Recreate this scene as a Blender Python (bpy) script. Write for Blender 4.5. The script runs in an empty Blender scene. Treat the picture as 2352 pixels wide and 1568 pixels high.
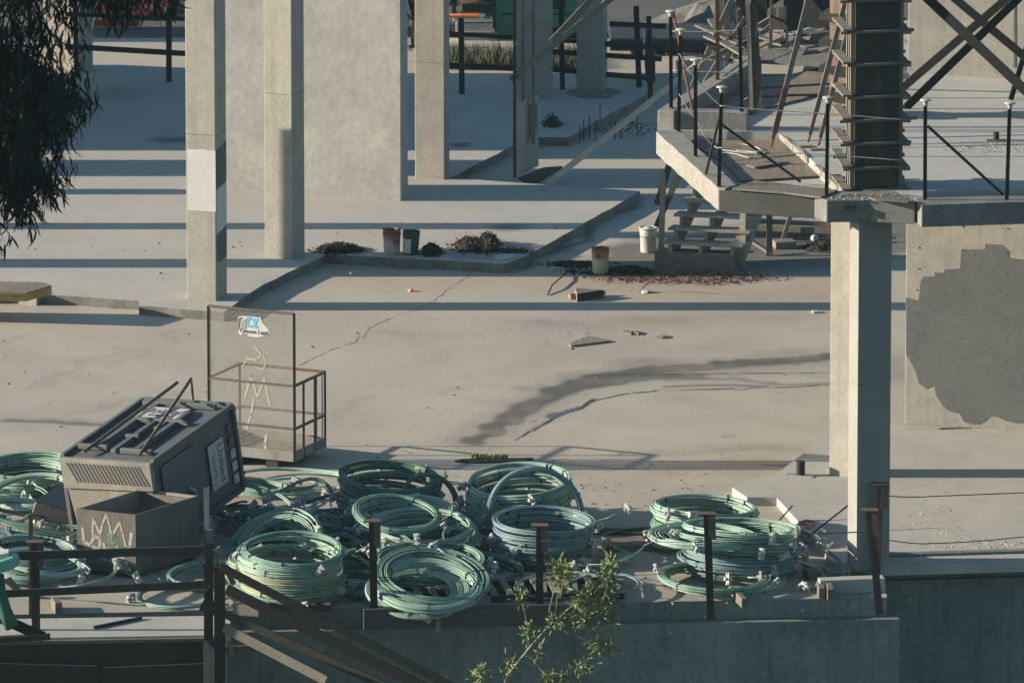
import bpy, math, random
import numpy as np
from mathutils import Vector, Matrix

# ------------------------------------------------------------------ camera, sky, sun
scene = bpy.context.scene
PITCH = math.radians(12.3); SP, CP = math.sin(PITCH), math.cos(PITCH)
FPX = 24000.0            # focal length in photo-view pixels (view is 2352 wide)
DIST = 165.4
CAM = Vector((0, -DIST * CP, DIST * SP))
cd = bpy.data.cameras.new('camera'); cam = bpy.data.objects.new('camera', cd)
scene.collection.objects.link(cam); scene.camera = cam
cam.location = CAM; cam.rotation_euler = (math.pi / 2 - PITCH, 0, 0)
cd.sensor_width = 36; cd.lens = 36 * FPX / 2352.0
cd.clip_start = 1; cd.clip_end = 3000
cd.dof.use_dof = True; cd.dof.focus_distance = 158.0; cd.dof.aperture_fstop = 9.0

SUN_EL = math.radians(14.5)
w = bpy.data.worlds.new("World"); scene.world = w; w.use_nodes = True
nt = w.node_tree; nt.nodes.clear()
out = nt.nodes.new('ShaderNodeOutputWorld'); bg = nt.nodes.new('ShaderNodeBackground')
sky = nt.nodes.new('ShaderNodeTexSky'); sky.sky_type = 'NISHITA'; sky.sun_disc = False
sky.sun_elevation = SUN_EL; sky.sun_rotation = math.radians(270)
sky.air_density = 1.0; sky.dust_density = 0.8; sky.ozone_density = 3.5
bg.inputs[1].default_value = 0.078
tint = nt.nodes.new('ShaderNodeMix'); tint.data_type = 'RGBA'; tint.blend_type = 'MULTIPLY'; tint.inputs[0].default_value = 1; tint.inputs[7].default_value = (.88, 1.0, .93, 1)
nt.links.new(sky.outputs[0], tint.inputs[6]); nt.links.new(tint.outputs[2], bg.inputs[0]); nt.links.new(bg.outputs[0], out.inputs[0])
sd = bpy.data.lights.new('sun', 'SUN'); sun = bpy.data.objects.new('sun', sd); scene.collection.objects.link(sun)
sd.energy = 5.0; sd.angle = math.radians(0.55); sd.color = (1.0, 0.87, 0.70)
sdir = Vector((math.cos(SUN_EL), 0, -math.sin(SUN_EL)))        # light travels towards +X
sun.rotation_euler = sdir.to_track_quat('-Z', 'Y').to_euler(); sun.location = (-30, 0, 20)
scene.view_settings.view_transform = 'Standard'; scene.view_settings.look = 'None'
scene.view_settings.exposure = 1.13; scene.view_settings.gamma = 1
scene.cycles.max_bounces = 5; scene.cycles.diffuse_bounces = 3; scene.cycles.transparent_max_bounces = 12

# ------------------------------------------------------------------ where a photo point stands in the place
def ray(x, y):
    sx, sy = (x - 1176) / FPX, (784 - y) / FPX
    return Vector((sx, CP + sy * SP, -SP + sy * CP))
def G(x, y, z=0.0):
    d = ray(x, y); t = (z - CAM.z) / d.z
    return CAM + d * t
def V(x, y, Y):
    d = ray(x, y); t = (Y - CAM.y) / d.y
    return CAM + d * t
def toY(x, y, base_xy, z=0.0):          # point seen at (x,y) in the upright plane through ground point base_xy
    return V(x, y, G(base_xy[0], base_xy[1], z).y)
TA, TB = math.radians(18.7), math.radians(-13)     # the two building grids
def gx(t): return Vector((math.cos(t), -math.sin(t), 0))
def gy(t): return Vector((math.sin(t), math.cos(t), 0))
ZV = Vector((0, 0, 1))

# ------------------------------------------------------------------ mesh builder
rng = random.Random(7)
WL = {}
class MB:
    def __init__(s): s.v = []; s.f = []; s.m = []; s.cm = 0
    def raw(s, vs, fs):
        n = len(s.v); s.v.extend([tuple(p) for p in vs]); s.f.extend([tuple(i + n for i in f) for f in fs]); s.m.extend([s.cm] * len(fs)); return s
    def hexa(s, b, t):                   # four bottom, four top corners
        return s.raw(list(b) + list(t), [(3, 2, 1, 0), (4, 5, 6, 7), (0, 1, 5, 4), (1, 2, 6, 5), (2, 3, 7, 6), (3, 0, 4, 7)])
    def box(s, c, ax, ay, az):           # centre and half axes
        c = Vector(c)
        b = [c - ax - ay - az, c + ax - ay - az, c + ax + ay - az, c - ax + ay - az]
        t = [p + az * 2 for p in b]
        return s.hexa(b, t)
    def abox(s, c, sx, sy, sz, t=0.0):   # size, turned about z by grid angle t; c = centre of the bottom
        c = Vector(c) + ZV * sz / 2
        return s.box(c, gx(t) * sx / 2, gy(t) * sy / 2, ZV * sz / 2)
    def beam(s, p, q, w, h, up=None):
        p, q = Vector(p), Vector(q); d = (q - p); L = d.length
        if L < 1e-6: return s
        d /= L; up = Vector(up) if up else (ZV if abs(d.z) < .95 else Vector((0, -1, 0)))
        a = d.cross(up).normalized(); b = a.cross(d).normalized()
        return s.box((p + q) / 2, d * L / 2, a * w / 2, b * h / 2)
    def prism(s, poly, z0, z1):          # poly: Vectors (xy used)
        a = sum(poly[i].x * poly[(i + 1) % len(poly)].y - poly[(i + 1) % len(poly)].x * poly[i].y for i in range(len(poly)))
        if a < 0: poly = list(reversed(poly))
        n = len(poly)
        vs = [(p.x, p.y, z0) for p in poly] + [(p.x, p.y, z1) for p in poly]
        fs = [tuple(range(n - 1, -1, -1)), tuple(range(n, 2 * n))] + [(i, (i + 1) % n, n + (i + 1) % n, n + i) for i in range(n)]
        return s.raw(vs, fs)
    def extr(s, pts, off):               # planar polygon of points pushed along off
        n = len(pts); off = Vector(off); pts = [Vector(p) for p in pts]
        vs = pts + [p + off for p in pts]
        fs = [tuple(range(n - 1, -1, -1)), tuple(range(n, 2 * n))] + [(i, (i + 1) % n, n + (i + 1) % n, n + i) for i in range(n)]
        return s.raw(vs, fs)
    def cyl(s, p, q, r0, r1=None, n=14, caps=True):
        p, q = Vector(p), Vector(q); r1 = r0 if r1 is None else r1
        d = (q - p).normalized(); u = d.orthogonal().normalized(); w_ = d.cross(u)
        vs = []
        for c, r in ((p, r0), (q, r1)):
            for i in range(n):
                a = 2 * math.pi * i / n; vs.append(c + (u * math.cos(a) + w_ * math.sin(a)) * r)
        fs = [(i, (i + 1) % n, n + (i + 1) % n, n + i) for i in range(n)]
        if caps: fs += [tuple(range(n - 1, -1, -1)), tuple(range(n, 2 * n))]
        return s.raw(vs, fs)
    def lathe(s, c, prof, n=24, ax=ZV, cap=True):   # prof: (r, height)
        c = Vector(c); ax = Vector(ax).normalized(); u = ax.orthogonal().normalized(); w_ = ax.cross(u); vs = []
        for r, h in prof:
            for i in range(n):
                a = 2 * math.pi * i / n; vs.append(c + ax * h + (u * math.cos(a) + w_ * math.sin(a)) * r)
        fs = [(k * n + i, k * n + (i + 1) % n, (k + 1) * n + (i + 1) % n, (k + 1) * n + i) for k in range(len(prof) - 1) for i in range(n)]
        if cap: fs.append(tuple(range(n - 1, -1, -1)))
        return s.raw(vs, fs)
    def tube(s, pts, r, n=6, r1=None):
        pts = [Vector(p) for p in pts]; m = len(pts); vs = []; u = None
        for i, p in enumerate(pts):
            d = (pts[min(i + 1, m - 1)] - pts[max(i - 1, 0)]).normalized()
            u = d.orthogonal().normalized() if u is None else (u - d * u.dot(d)).normalized()
            w_ = d.cross(u); rr = r if r1 is None else r + (r1 - r) * i / (m - 1)
            for k in range(n):
                a = 2 * math.pi * k / n; vs.append(p + (u * math.cos(a) + w_ * math.sin(a)) * rr)
        fs = [(i * n + k, i * n + (k + 1) % n, (i + 1) * n + (k + 1) % n, (i + 1) * n + k) for i in range(m - 1) for k in range(n)]
        fs += [tuple(range(n - 1, -1, -1)), tuple(range((m - 1) * n, m * n))]
        return s.raw(vs, fs)
    def build(s, name, mats, parent=None, smooth=False, bev=0, jit=0):
        if not s.v: return None
        arr = np.array(s.v, dtype=np.float64)
        if parent is None:
            o0 = Vector(((arr[:, 0].min() + arr[:, 0].max()) / 2, (arr[:, 1].min() + arr[:, 1].max()) / 2, arr[:, 2].min()))
        else: o0 = WL[parent.name]
        arr -= np.array(o0)
        if jit: arr += np.random.RandomState(len(arr)).uniform(-jit, jit, arr.shape)
        me = bpy.data.meshes.new(name); me.from_pydata(arr.tolist(), [], s.f)
        mats = mats if isinstance(mats, (list, tuple)) else [mats]
        for m_ in mats: me.materials.append(m_)
        if len(mats) > 1: me.polygons.foreach_set('material_index', s.m)
        if smooth: me.polygons.foreach_set('use_smooth', [True] * len(me.polygons))
        me.update()
        ob = bpy.data.objects.new(name, me); scene.collection.objects.link(ob)
        if parent is None: ob.location = o0
        else: ob.parent = parent
        WL[ob.name] = o0
        if bev:
            b = ob.modifiers.new('bevel', 'BEVEL'); b.width = bev; b.segments = 2; b.limit_method = 'ANGLE'; b.harden_normals = False
        return ob
def tag(o, label, cat, group=None, kind=None):
    if label: o['label'] = label
    if cat: o['category'] = cat
    if group: o['group'] = group
    if kind: o['kind'] = kind
    return o
def thing(name, loc, label, cat, group=None):
    e = bpy.data.objects.new(name, None); scene.collection.objects.link(e); e.location = Vector(loc); e.empty_display_size = .2
    WL[e.name] = Vector(loc); return tag(e, label, cat, group)
def struct(o): o['kind'] = 'structure'; return o
def text_mesh(body, size, origin, right, up, depth=.004, align='CENTER'):
    cu = bpy.data.curves.new('writing', 'FONT'); cu.body = body; cu.size = size; cu.extrude = depth / 2; cu.align_x = align; cu.resolution_u = 3
    ob = bpy.data.objects.new('writing_tmp', cu); scene.collection.objects.link(ob)
    bpy.context.view_layer.update()
    me = bpy.data.meshes.new_from_object(ob.evaluated_get(bpy.context.evaluated_depsgraph_get()))
    r = Vector(right).normalized(); u = Vector(up).normalized(); n = r.cross(u)
    b = MB(); b.raw([Vector(origin) + r * v.co.x + u * v.co.y + n * v.co.z for v in me.vertices], [tuple(p.vertices) for p in me.polygons])
    bpy.data.objects.remove(ob); bpy.data.meshes.remove(me); return b

# ------------------------------------------------------------------ materials
def mat(name, c1, c2=None, scale=2.0, rough=.85, streak=0, streak_col=(.1, .1, .1), blobs=(), bump=.15, fine=60, metal=0, attr=None,
        grain=None, spec=.3, vary=.12, pores=0):
    c2 = c2 or tuple(x * .75 for x in c1)
    m = bpy.data.materials.new(name); m.use_nodes = True; t = m.node_tree; N = t.nodes; L = t.links
    p = N['Principled BSDF']; p.inputs['Roughness'].default_value = rough; p.inputs['Metallic'].default_value = metal
    p.inputs['Specular IOR Level'].default_value = spec
    tc = N.new('ShaderNodeTexCoord')
    def noise(sc, det=6, vec=None, dist=0.0, ro=.6):
        n = N.new('ShaderNodeTexNoise'); n.inputs['Scale'].default_value = sc; n.inputs['Detail'].default_value = det
        n.inputs['Roughness'].default_value = ro; n.inputs['Distortion'].default_value = dist
        L.new(vec or tc.outputs['Object'], n.inputs['Vector']); return n.outputs[0]
    def ramp(f, a, b):
        n = N.new('ShaderNodeMapRange'); n.inputs[1].default_value = a; n.inputs[2].default_value = b; L.new(f, n.inputs[0]); return n.outputs[0]
    def mix(f, a, b, mode='MIX'):
        n = N.new('ShaderNodeMix'); n.data_type = 'RGBA'; n.blend_type = mode
        if isinstance(f, (int, float)): n.inputs[0].default_value = f
        else: L.new(f, n.inputs[0])
        for k, vv in ((6, a), (7, b)):
            if isinstance(vv, tuple): n.inputs[k].default_value = (*vv, 1)
            else: L.new(vv, n.inputs[k])
        return n.outputs[2]
    def mapped(s3):
        n = N.new('ShaderNodeMapping'); n.inputs['Scale'].default_value = s3; L.new(tc.outputs['Object'], n.inputs[0]); return n.outputs[0]
    col = mix(ramp(noise(scale, 7, dist=.4), .32, .68), c1, c2)
    if grain:                           # wood grain stretched along one axis
        g = {'x': (.6, 14, 14), 'y': (14, .6, 14), 'z': (14, 14, .6)}[grain]
        col = mix(ramp(noise(2.2, 8, mapped(g)), .35, .7), col, tuple(x * .55 for x in c1))
    if streak:
        s_ = ramp(noise(3.0, 6, mapped((3.2, 3.2, .18))), .5, .75)
        n = N.new('ShaderNodeMath'); n.operation = 'MULTIPLY'; n.inputs[1].default_value = streak; L.new(s_, n.inputs[0])
        col = mix(n.outputs[0], col, streak_col)
    if pores:
        s_ = ramp(noise(26, 4, mapped((1, 1, .5))), .62, .72)
        n = N.new('ShaderNodeMath'); n.operation = 'MULTIPLY'; n.inputs[1].default_value = pores; L.new(s_, n.inputs[0])
        col = mix(n.outputs[0], col, tuple(x * .45 for x in c1))
    for (bc, rx, ry, rz, bcol, amt) in blobs:      # stains and painted shadow spots: centre (object space), radii, colour, amount
        mp = N.new('ShaderNodeVectorMath'); mp.operation = 'SUBTRACT'; L.new(tc.outputs['Object'], mp.inputs[0]); mp.inputs[1].default_value = bc
        dv = N.new('ShaderNodeVectorMath'); dv.operation = 'DIVIDE'; L.new(mp.outputs[0], dv.inputs[0]); dv.inputs[1].default_value = (rx, ry, rz)
        ln = N.new('ShaderNodeVectorMath'); ln.operation = 'LENGTH'; L.new(dv.outputs[0], ln.inputs[0])
        ad = N.new('ShaderNodeMath'); ad.operation = 'MULTIPLY_ADD'; L.new(noise(2.5, 5), ad.inputs[0]); ad.inputs[1].default_value = 1.3; 
        L.new(ln.outputs['Value'], ad.inputs[2])
        rr = N.new('ShaderNodeMapRange'); rr.inputs[1].default_value = 1.7; rr.inputs[2].default_value = .9; rr.inputs[3].default_value = 0; rr.inputs[4].default_value = amt
        L.new(ad.outputs[0], rr.inputs[0]); col = mix(rr.outputs[0], col, bcol)
    if attr:
        a = N.new('ShaderNodeAttribute'); a.attribute_name = attr
        sp = N.new('ShaderNodeSeparateColor'); L.new(a.outputs['Color'], sp.inputs[0])
        col = mix(sp.outputs[0], col, (.10, .095, .085)); col = mix(sp.outputs[1], col, (.30, .20, .125)); col = mix(sp.outputs[2], col, (.05, .055, .055))
        iv = N.new('ShaderNodeMapRange'); iv.inputs[3].default_value = rough; iv.inputs[4].default_value = .42; L.new(sp.outputs[2], iv.inputs[0]); L.new(iv.outputs[0], p.inputs['Roughness'])
    f = noise(fine, 5)
    hs = N.new('ShaderNodeMapRange'); hs.inputs[1].default_value = .3; hs.inputs[2].default_value = .7; hs.inputs[3].default_value = 1 - vary; hs.inputs[4].default_value = 1 + vary
    L.new(f, hs.inputs[0]); cc = N.new('ShaderNodeCombineColor')
    for i in range(3): L.new(hs.outputs[0], cc.inputs[i])
    col = mix(1.0, col, cc.outputs[0], 'MULTIPLY'); L.new(col, p.inputs['Base Color'])
    if bump:
        b = N.new('ShaderNodeBump'); b.inputs['Strength'].default_value = bump; b.inputs['Distance'].default_value = .02
        L.new(noise(fine * .5, 6), b.inputs['Height']); L.new(b.outputs[0], p.inputs['Normal'])
    return m
CONC = mat('weathered_concrete', (.40, .385, .345), (.33, .32, .29), 1.3, streak=.25, streak_col=(.24, .23, .21), pores=.35, fine=22)
CONC_COL = mat('board_marked_concrete', (.33, .312, .27), (.255, .243, .215), 2.6, streak=.55, streak_col=(.21, .195, .17), pores=.6, fine=26, vary=.11)
PLASTER = mat('trowelled_concrete', (.345, .338, .31), (.255, .252, .235), 1.3, pores=.25, fine=9, bump=.4, streak=.3, streak_col=(.24, .24, .225), vary=.1)
DARKC = mat('dark_retaining_concrete', (.19, .222, .20), (.115, .138, .125), .9, streak=.55, streak_col=(.07, .075, .07), fine=12, vary=.2)  # dark greenish concrete with darker vertical streaks
CAPR = mat('dull_rust_plate', (.13, .085, .07), (.09, .06, .05), 9, rough=.9, fine=60, vary=.2)
YARD = mat('yard_concrete', (.42, .378, .312), (.345, .313, .262), .45, fine=26, attr='stain', bump=.25, vary=.13)
ASPHALT = mat('asphalt', (.115, .11, .10), (.09, .086, .078), .5, fine=40)
WHITE = mat('white_paint', (.48, .48, .475), (.43, .43, .425), 3, fine=30, bump=.05)
GREYP = mat('grey_cover_patch', (.118, .122, .122), (.10, .105, .107), 2, fine=12, bump=.15, streak=.2, streak_col=(.13, .13, .125), vary=.1)
GREYP2 = mat('grey_column_paint', (.11, .12, .12), (.1, .105, .105), 3, fine=30, bump=.05)
WOODG = mat('weathered_timber', (.23, .205, .165), (.17, .15, .125), 3, grain='z', fine=50)
WOODX = mat('weathered_plank', (.19, .172, .14), (.12, .11, .092), 3, grain='x', fine=50)
WOODY = mat('weathered_board', (.22, .20, .165), (.145, .13, .11), 3, grain='y', fine=50)
WOODD = mat('dark_timber', (.055, .05, .042), (.035, .034, .03), 3, grain='x', fine=40)
WOODDZ = mat('dark_upright_timber', (.065, .058, .048), (.04, .038, .032), 3, grain='z', fine=40)
FENCE = mat('dark_fence_timber', (.035, .04, .042), (.025, .03, .032), 3, grain='x', fine=40)
PLY = mat('bleached_plywood', (.27, .215, .165), (.19, .16, .13), 1.6, grain='y', fine=30, vary=.2)
PLYN = mat('new_plywood', (.40, .28, .185), (.34, .24, .16), 2, grain='z', fine=30)
PLYD = mat('dark_form_plywood', (.055, .055, .045), (.03, .033, .03), 1.2, grain='z', streak=.5, streak_col=(.10, .10, .08), fine=25, vary=.25)
RUST = mat('rusty_steel', (.17, .07, .04), (.08, .045, .03), 9, rough=.9, fine=70, vary=.3)
RUSTO = mat('orange_rust', (.22, .095, .055), (.13, .065, .042), 9, rough=.9, fine=70, vary=.25)
STEELD = mat('dark_steel', (.018, .015, .014), (.03, .02, .016), 7, rough=.7, fine=60, metal=.0, vary=.3)
STEELG = mat('galvanised_steel', (.34, .36, .37), (.24, .26, .27), 12, rough=.5, metal=.3)
CAST = mat('pale_anchor_casting', (.50, .50, .47), (.33, .33, .31), 25, rough=.6, vary=.2)
CAPW = mat('white_plastic', (.46, .45, .40), (.36, .35, .31), 10, rough=.5)
WIREW = mat('pale_cable', (.52, .52, .48), (.4, .4, .36), 20, rough=.6)
WIRED = mat('dark_cable', (.08, .085, .08), (.05, .05, .05), 20, rough=.6)
def sheath(n, a, b, c=(.27, .25, .19), am=.45): return mat(n, a, b, 3.5, rough=.55, streak=am, streak_col=c, fine=30, bump=.0, spec=.35, vary=.22)
GRN = sheath('green_sheathing', (.205, .34, .265), (.125, .235, .18))
GRN2 = sheath('mint_sheathing', (.31, .44, .365), (.205, .33, .27))
GRND = sheath('deep_green_sheathing', (.10, .20, .15), (.06, .13, .10))
BLU = sheath('blue_grey_sheathing', (.165, .26, .275), (.11, .185, .205))
TAN = sheath('sun_bleached_sheathing', (.36, .35, .24), (.24, .33, .23), (.38, .27, .14), .5)
TOIL = mat('grey_moulded_plastic', (.105, .111, .115), (.08, .086, .09), 2, rough=.55, fine=30, bump=.03, streak=.3, streak_col=(.14, .14, .135))
TOILB = mat('dirty_base_plastic', (.24, .215, .185), (.16, .148, .132), 2.5, rough=.7, fine=30)
BOXM = mat('sooty_plywood', (.155, .146, .13), (.10, .096, .086), 2, grain='z', fine=30, vary=.2)
BOXI = mat('box_inside_plywood', (.25, .225, .19), (.19, .165, .135), 2, fine=30)
BLUEP = mat('blue_sticker_ink', (.12, .36, .55), (.1, .32, .5), 5, rough=.5)
INK = mat('dark_ink', (.06, .065, .07), (.05, .055, .06), 5, rough=.5)
NAVY = mat('navy_ink', (.06, .09, .16), (.05, .08, .14), 5, rough=.5)
CHALK = mat('spray_paint_white', (.37, .355, .325), (.24, .23, .21), 6, rough=.8)
CHALKG = mat('spray_paint_green', (.11, .22, .15), (.09, .18, .12), 6, rough=.8)
YEL = mat('yellow_paint', (.42, .30, .07), (.25, .19, .07), 5, rough=.6, vary=.25)
DTW = mat('dark_twig', (.07, .055, .04), (.045, .036, .028), 12)
DIRT = mat('dark_debris', (.042, .032, .024), (.022, .018, .015), 12, fine=60, vary=.4)
DIRTR = mat('red_brown_leaves', (.17, .085, .055), (.085, .05, .035), 14, fine=60, vary=.4)
TEAL = mat('teal_enamel', (.12, .37, .31), (.1, .3, .26), 5, rough=.4)
REDP = mat('red_car_paint', (.75, .13, .09), (.65, .11, .08), 3, rough=.3, spec=.5, bump=0)
GREENP = mat('green_truck_paint', (.03, .21, .13), (.025, .17, .105), 2, rough=.35, spec=.5, bump=0)
BLACKR = mat('black_rubber', (.02, .02, .02), (.015, .015, .015), 8, rough=.8)
CHROME = mat('bright_metal', (.65, .65, .64), (.5, .5, .5), 4, rough=.25, metal=.8)
GLASSD = mat('dark_glass', (.03, .04, .045), (.02, .03, .035), 2, rough=.1, spec=.6, bump=0)
ORANGE = mat('orange_plastic', (.75, .20, .04), (.7, .18, .04), 5, rough=.4)
BUCK = mat('white_bucket_plastic', (.46, .46, .42), (.38, .37, .33), 5, rough=.5, blobs=())
def leafmat(n, a, b, tr=.25):
    m = mat(n, a, b, 9, rough=.65, spec=.12, fine=20, bump=0, vary=.3)
    m.node_tree.nodes['Principled BSDF'].inputs['Transmission Weight'].default_value = 0
    return m
LEAFD = leafmat('eucalyptus_leaf', (.010, .026, .022), (.006, .016, .014))
LEAFY = leafmat('shrub_leaf', (.16, .20, .085), (.09, .135, .055))
LEAFO = leafmat('yellowed_leaf', (.34, .25, .07), (.25, .2, .06))
TWIG = mat('pale_twig', (.28, .25, .20), (.2, .18, .14), 8)
DRYG = mat('dry_grass', (.12, .11, .06), (.045, .055, .035), 6, vary=.4)  # grass colour darkened to stand in for the shade over it
# ================================================================== SETTING
ZS = .15
F0, F1, F2, F3 = G(-500, 1421), G(2037, 1371), G(2014, 1299), G(2800, 1275)
def poly(px, z=0.0): return [G(x, y, z) for x, y in px]
def proj(P):                                         # world array -> photo-view coordinates
    d = P - np.array(CAM); sx = d[:, 0]; dep = d[:, 1] * CP - d[:, 2] * SP; up = d[:, 1] * SP + d[:, 2] * CP
    return 1176 + FPX * sx / dep, 784 - FPX * up / dep
def vnoise(x, y, s, seed=0):
    r = np.random.RandomState(seed); o = np.zeros_like(x)
    for k in range(14):
        a = r.uniform(0, 6.28); f = s * 2 ** r.uniform(-1, 1.6); o += np.sin((x * np.cos(a) + y * np.sin(a)) * f + r.uniform(0, 6.28)) / 14 ** .5
    return o
def stroke(px, py, pts, rad, soft, ys=.3):
    best = np.full(px.shape, 1e9)
    for i in range(len(pts) - 1):
        ax, ay, bx, by = pts[i][0], pts[i][1] / ys, pts[i + 1][0], pts[i + 1][1] / ys
        dx, dy = bx - ax, by - ay; t = np.clip(((px - ax) * dx + (py / ys - ay) * dy) / (dx * dx + dy * dy + 1e-9), 0, 1)
        best = np.minimum(best, np.hypot(px - ax - t * dx, py / ys - ay - t * dy))
    return np.clip((rad + soft - best) / soft, 0, 1)
def make_yard():
    xs = np.unique(np.concatenate([np.arange(-14, 6.0, .035), np.arange(6.0, 16, .035), [F1.x, F1.x + .01]]))
    nv = 640; tt = (np.arange(nv + 1) / nv)
    yf = np.where(xs <= F1.x, F0.y + (F1.y - F0.y) * (xs - F0.x) / (F1.x - F0.x), F2.y + (F3.y - F2.y) * (xs - F2.x) / (F3.x - F2.x))
    X = np.repeat(xs[:, None], nv + 1, 1); Y = yf[:, None] + (26 - yf[:, None]) * tt[None, :]
    P = np.stack([X.ravel(), Y.ravel(), np.zeros(X.size)], 1); nx = len(xs)
    idx = np.arange(nx * (nv + 1)).reshape(nx, nv + 1)
    F = np.stack([idx[:-1, :-1], idx[1:, :-1], idx[1:, 1:], idx[:-1, 1:]], -1).reshape(-1, 4)
    me = bpy.data.meshes.new('ground'); me.vertices.add(len(P)); me.vertices.foreach_set('co', P.ravel())
    me.loops.add(F.size); me.loops.foreach_set('vertex_index', F.ravel()); me.polygons.add(len(F))
    me.polygons.foreach_set('loop_start', np.arange(0, F.size, 4)); me.polygons.foreach_set('loop_total', np.full(len(F), 4)); me.update()
    px, py = proj(P); n1 = vnoise(P[:, 0], P[:, 1], 2.2, 1); n2 = vnoise(P[:, 0], P[:, 1], .5, 2); n3 = vnoise(P[:, 0], P[:, 1], 7, 3)
    wx = px + n1 * 14 + n3 * 4; wy = py + n1 * 5 + n3 * 1.6
    R = np.zeros(len(P)); Gc = R.copy(); B = R.copy()
    def addm(A, m, k): np.maximum(A, m * k, out=A)
    trail = [(1095, 1015), (1130, 985), (1190, 945), (1260, 905), (1350, 873), (1480, 852), (1650, 838), (1790, 830), (1930, 818)]
    tx_, ty_ = px + n1 * 5 + n3 * 5, py + n1 * 2 + n3 * 1.5; addm(R, stroke(tx_, ty_, trail, 20, 26), .95); addm(R, stroke(wx, wy, trail, 40, 70), .3)
    addm(R, stroke(tx_, ty_, [(1105, 1010), (1150, 975), (1230, 930), (1330, 890), (1420, 875)], 20, 22), .97)
    addm(R, stroke(tx_, ty_, [(1250, 905), (1360, 880), (1500, 866), (1600, 862)], 14, 22), .8)
    addm(R, stroke(wx, wy, [(1540, 873), (1660, 862), (1780, 880), (1900, 878)], 3, 22), .75)
    line = [(1185, 1010), (1225, 985), (1262, 962), (1290, 948), (1330, 938), (1370, 918), (1440, 903), (1520, 896), (1700, 893), (1900, 885)]
    addm(B, stroke(px + n3 * 5, py + n3 * 1.2, line, 1.5, 7), .38); addm(B, stroke(px + n3 * 5, py + n3, [(1265, 958), (1290, 946), (1335, 936)], 4, 10), .8)
    addm(B, stroke(px, py, [(1530, 888), (1600, 885), (1680, 884), (1760, 887)], 2, 12), .6)
    addm(B, stroke(px, py, [(1440, 862), (1600, 860), (1800, 857), (1900, 855)], 1.0, 6), .5)
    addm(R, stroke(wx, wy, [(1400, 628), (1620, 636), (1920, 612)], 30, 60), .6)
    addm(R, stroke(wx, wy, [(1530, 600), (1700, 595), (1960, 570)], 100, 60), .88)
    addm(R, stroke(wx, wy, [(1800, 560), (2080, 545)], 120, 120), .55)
    addm(Gc, stroke(wx, wy, [(1300, 635), (1480, 660), (1700, 690), (1950, 680)], 40, 160), .42)
    addm(Gc, stroke(wx, wy, [(780, 640), (1000, 655), (1200, 625)], 4, 110), .22)
    addm(R, stroke(wx, wy, [(1270, 745), (1400, 742), (1480, 735)], 5, 80), .22); addm(R, stroke(wx, wy, [(1560, 735), (1800, 728)], 5, 80), .22)
    addm(Gc, stroke(wx, wy, [(1500, 735), (1700, 720), (1880, 735)], 10, 120), .3)
    addm(Gc, stroke(wx, wy, [(1540, 1070), (1700, 1072), (1800, 1068)], 8, 90), .45)
    addm(R, stroke(wx, wy, [(1420, 1040), (1600, 1038), (1860, 1030)], 3, 45), .33)
    addm(R, stroke(wx, wy, [(2040, 820), (2080, 870)], 10, 60), .3)
    addm(R, stroke(wx, wy, [(730, 620), (900, 600)], 20, 60), .25)
    for a in ([(0, 960), (150, 965), (330, 975)], [(690, 600), (600, 655), (520, 705)], [(1170, 625), (900, 605), (740, 590)], [(1200, 620), (1330, 540), (1470, 455)]):
        addm(R, stroke(wx, wy, a, 5, 26), .6); addm(B, stroke(wx, wy, a, 2, 12), .55)
    for a in ([(230, 985), (250, 970)], [(1250, 1085), (1290, 1078)], [(1390, 1083), (1410, 1078)], [(2290, 1125), (2305, 1127)]): addm(Gc, stroke(px, py, a, 3, 6), .8)
    R *= np.clip(.9 + .1 * n3 + .08 * n1, .6, 1.0)
    R += np.clip(n2 * .5 + n1 * .3 + n3 * .12 - .2, 0, 1) * .2 + np.clip(n1 * n3, 0, 1) * .03
    for a in ([(290, 800), (180, 850), (60, 890)], [(420, 760), (330, 800), (270, 850)], [(60, 760), (20, 790)], [(860, 910), (760, 960)], [(1010, 900), (1180, 880)], [(400, 900), (300, 930), (160, 950)]):
        addm(R, stroke(wx, wy, a, 1, 22), .17)
    # grime over the storage strip in front
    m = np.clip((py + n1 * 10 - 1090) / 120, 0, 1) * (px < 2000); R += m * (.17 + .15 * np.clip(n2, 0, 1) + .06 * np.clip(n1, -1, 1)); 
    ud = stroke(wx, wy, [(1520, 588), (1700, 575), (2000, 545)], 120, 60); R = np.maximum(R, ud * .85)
    col = np.stack([np.clip(R, 0, 1), np.clip(Gc, 0, 1), np.clip(B, 0, 1), np.ones(len(P))], 1).astype(np.float32)
    at = me.color_attributes.new('stain', 'FLOAT_COLOR', 'POINT'); at.data.foreach_set('color', col.ravel())
    me.materials.append(YARD); ob = bpy.data.objects.new('ground', me); scene.collection.objects.link(ob); WL['ground'] = Vector((0, 0, 0)); return struct(ob)
yard = make_yard()
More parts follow.
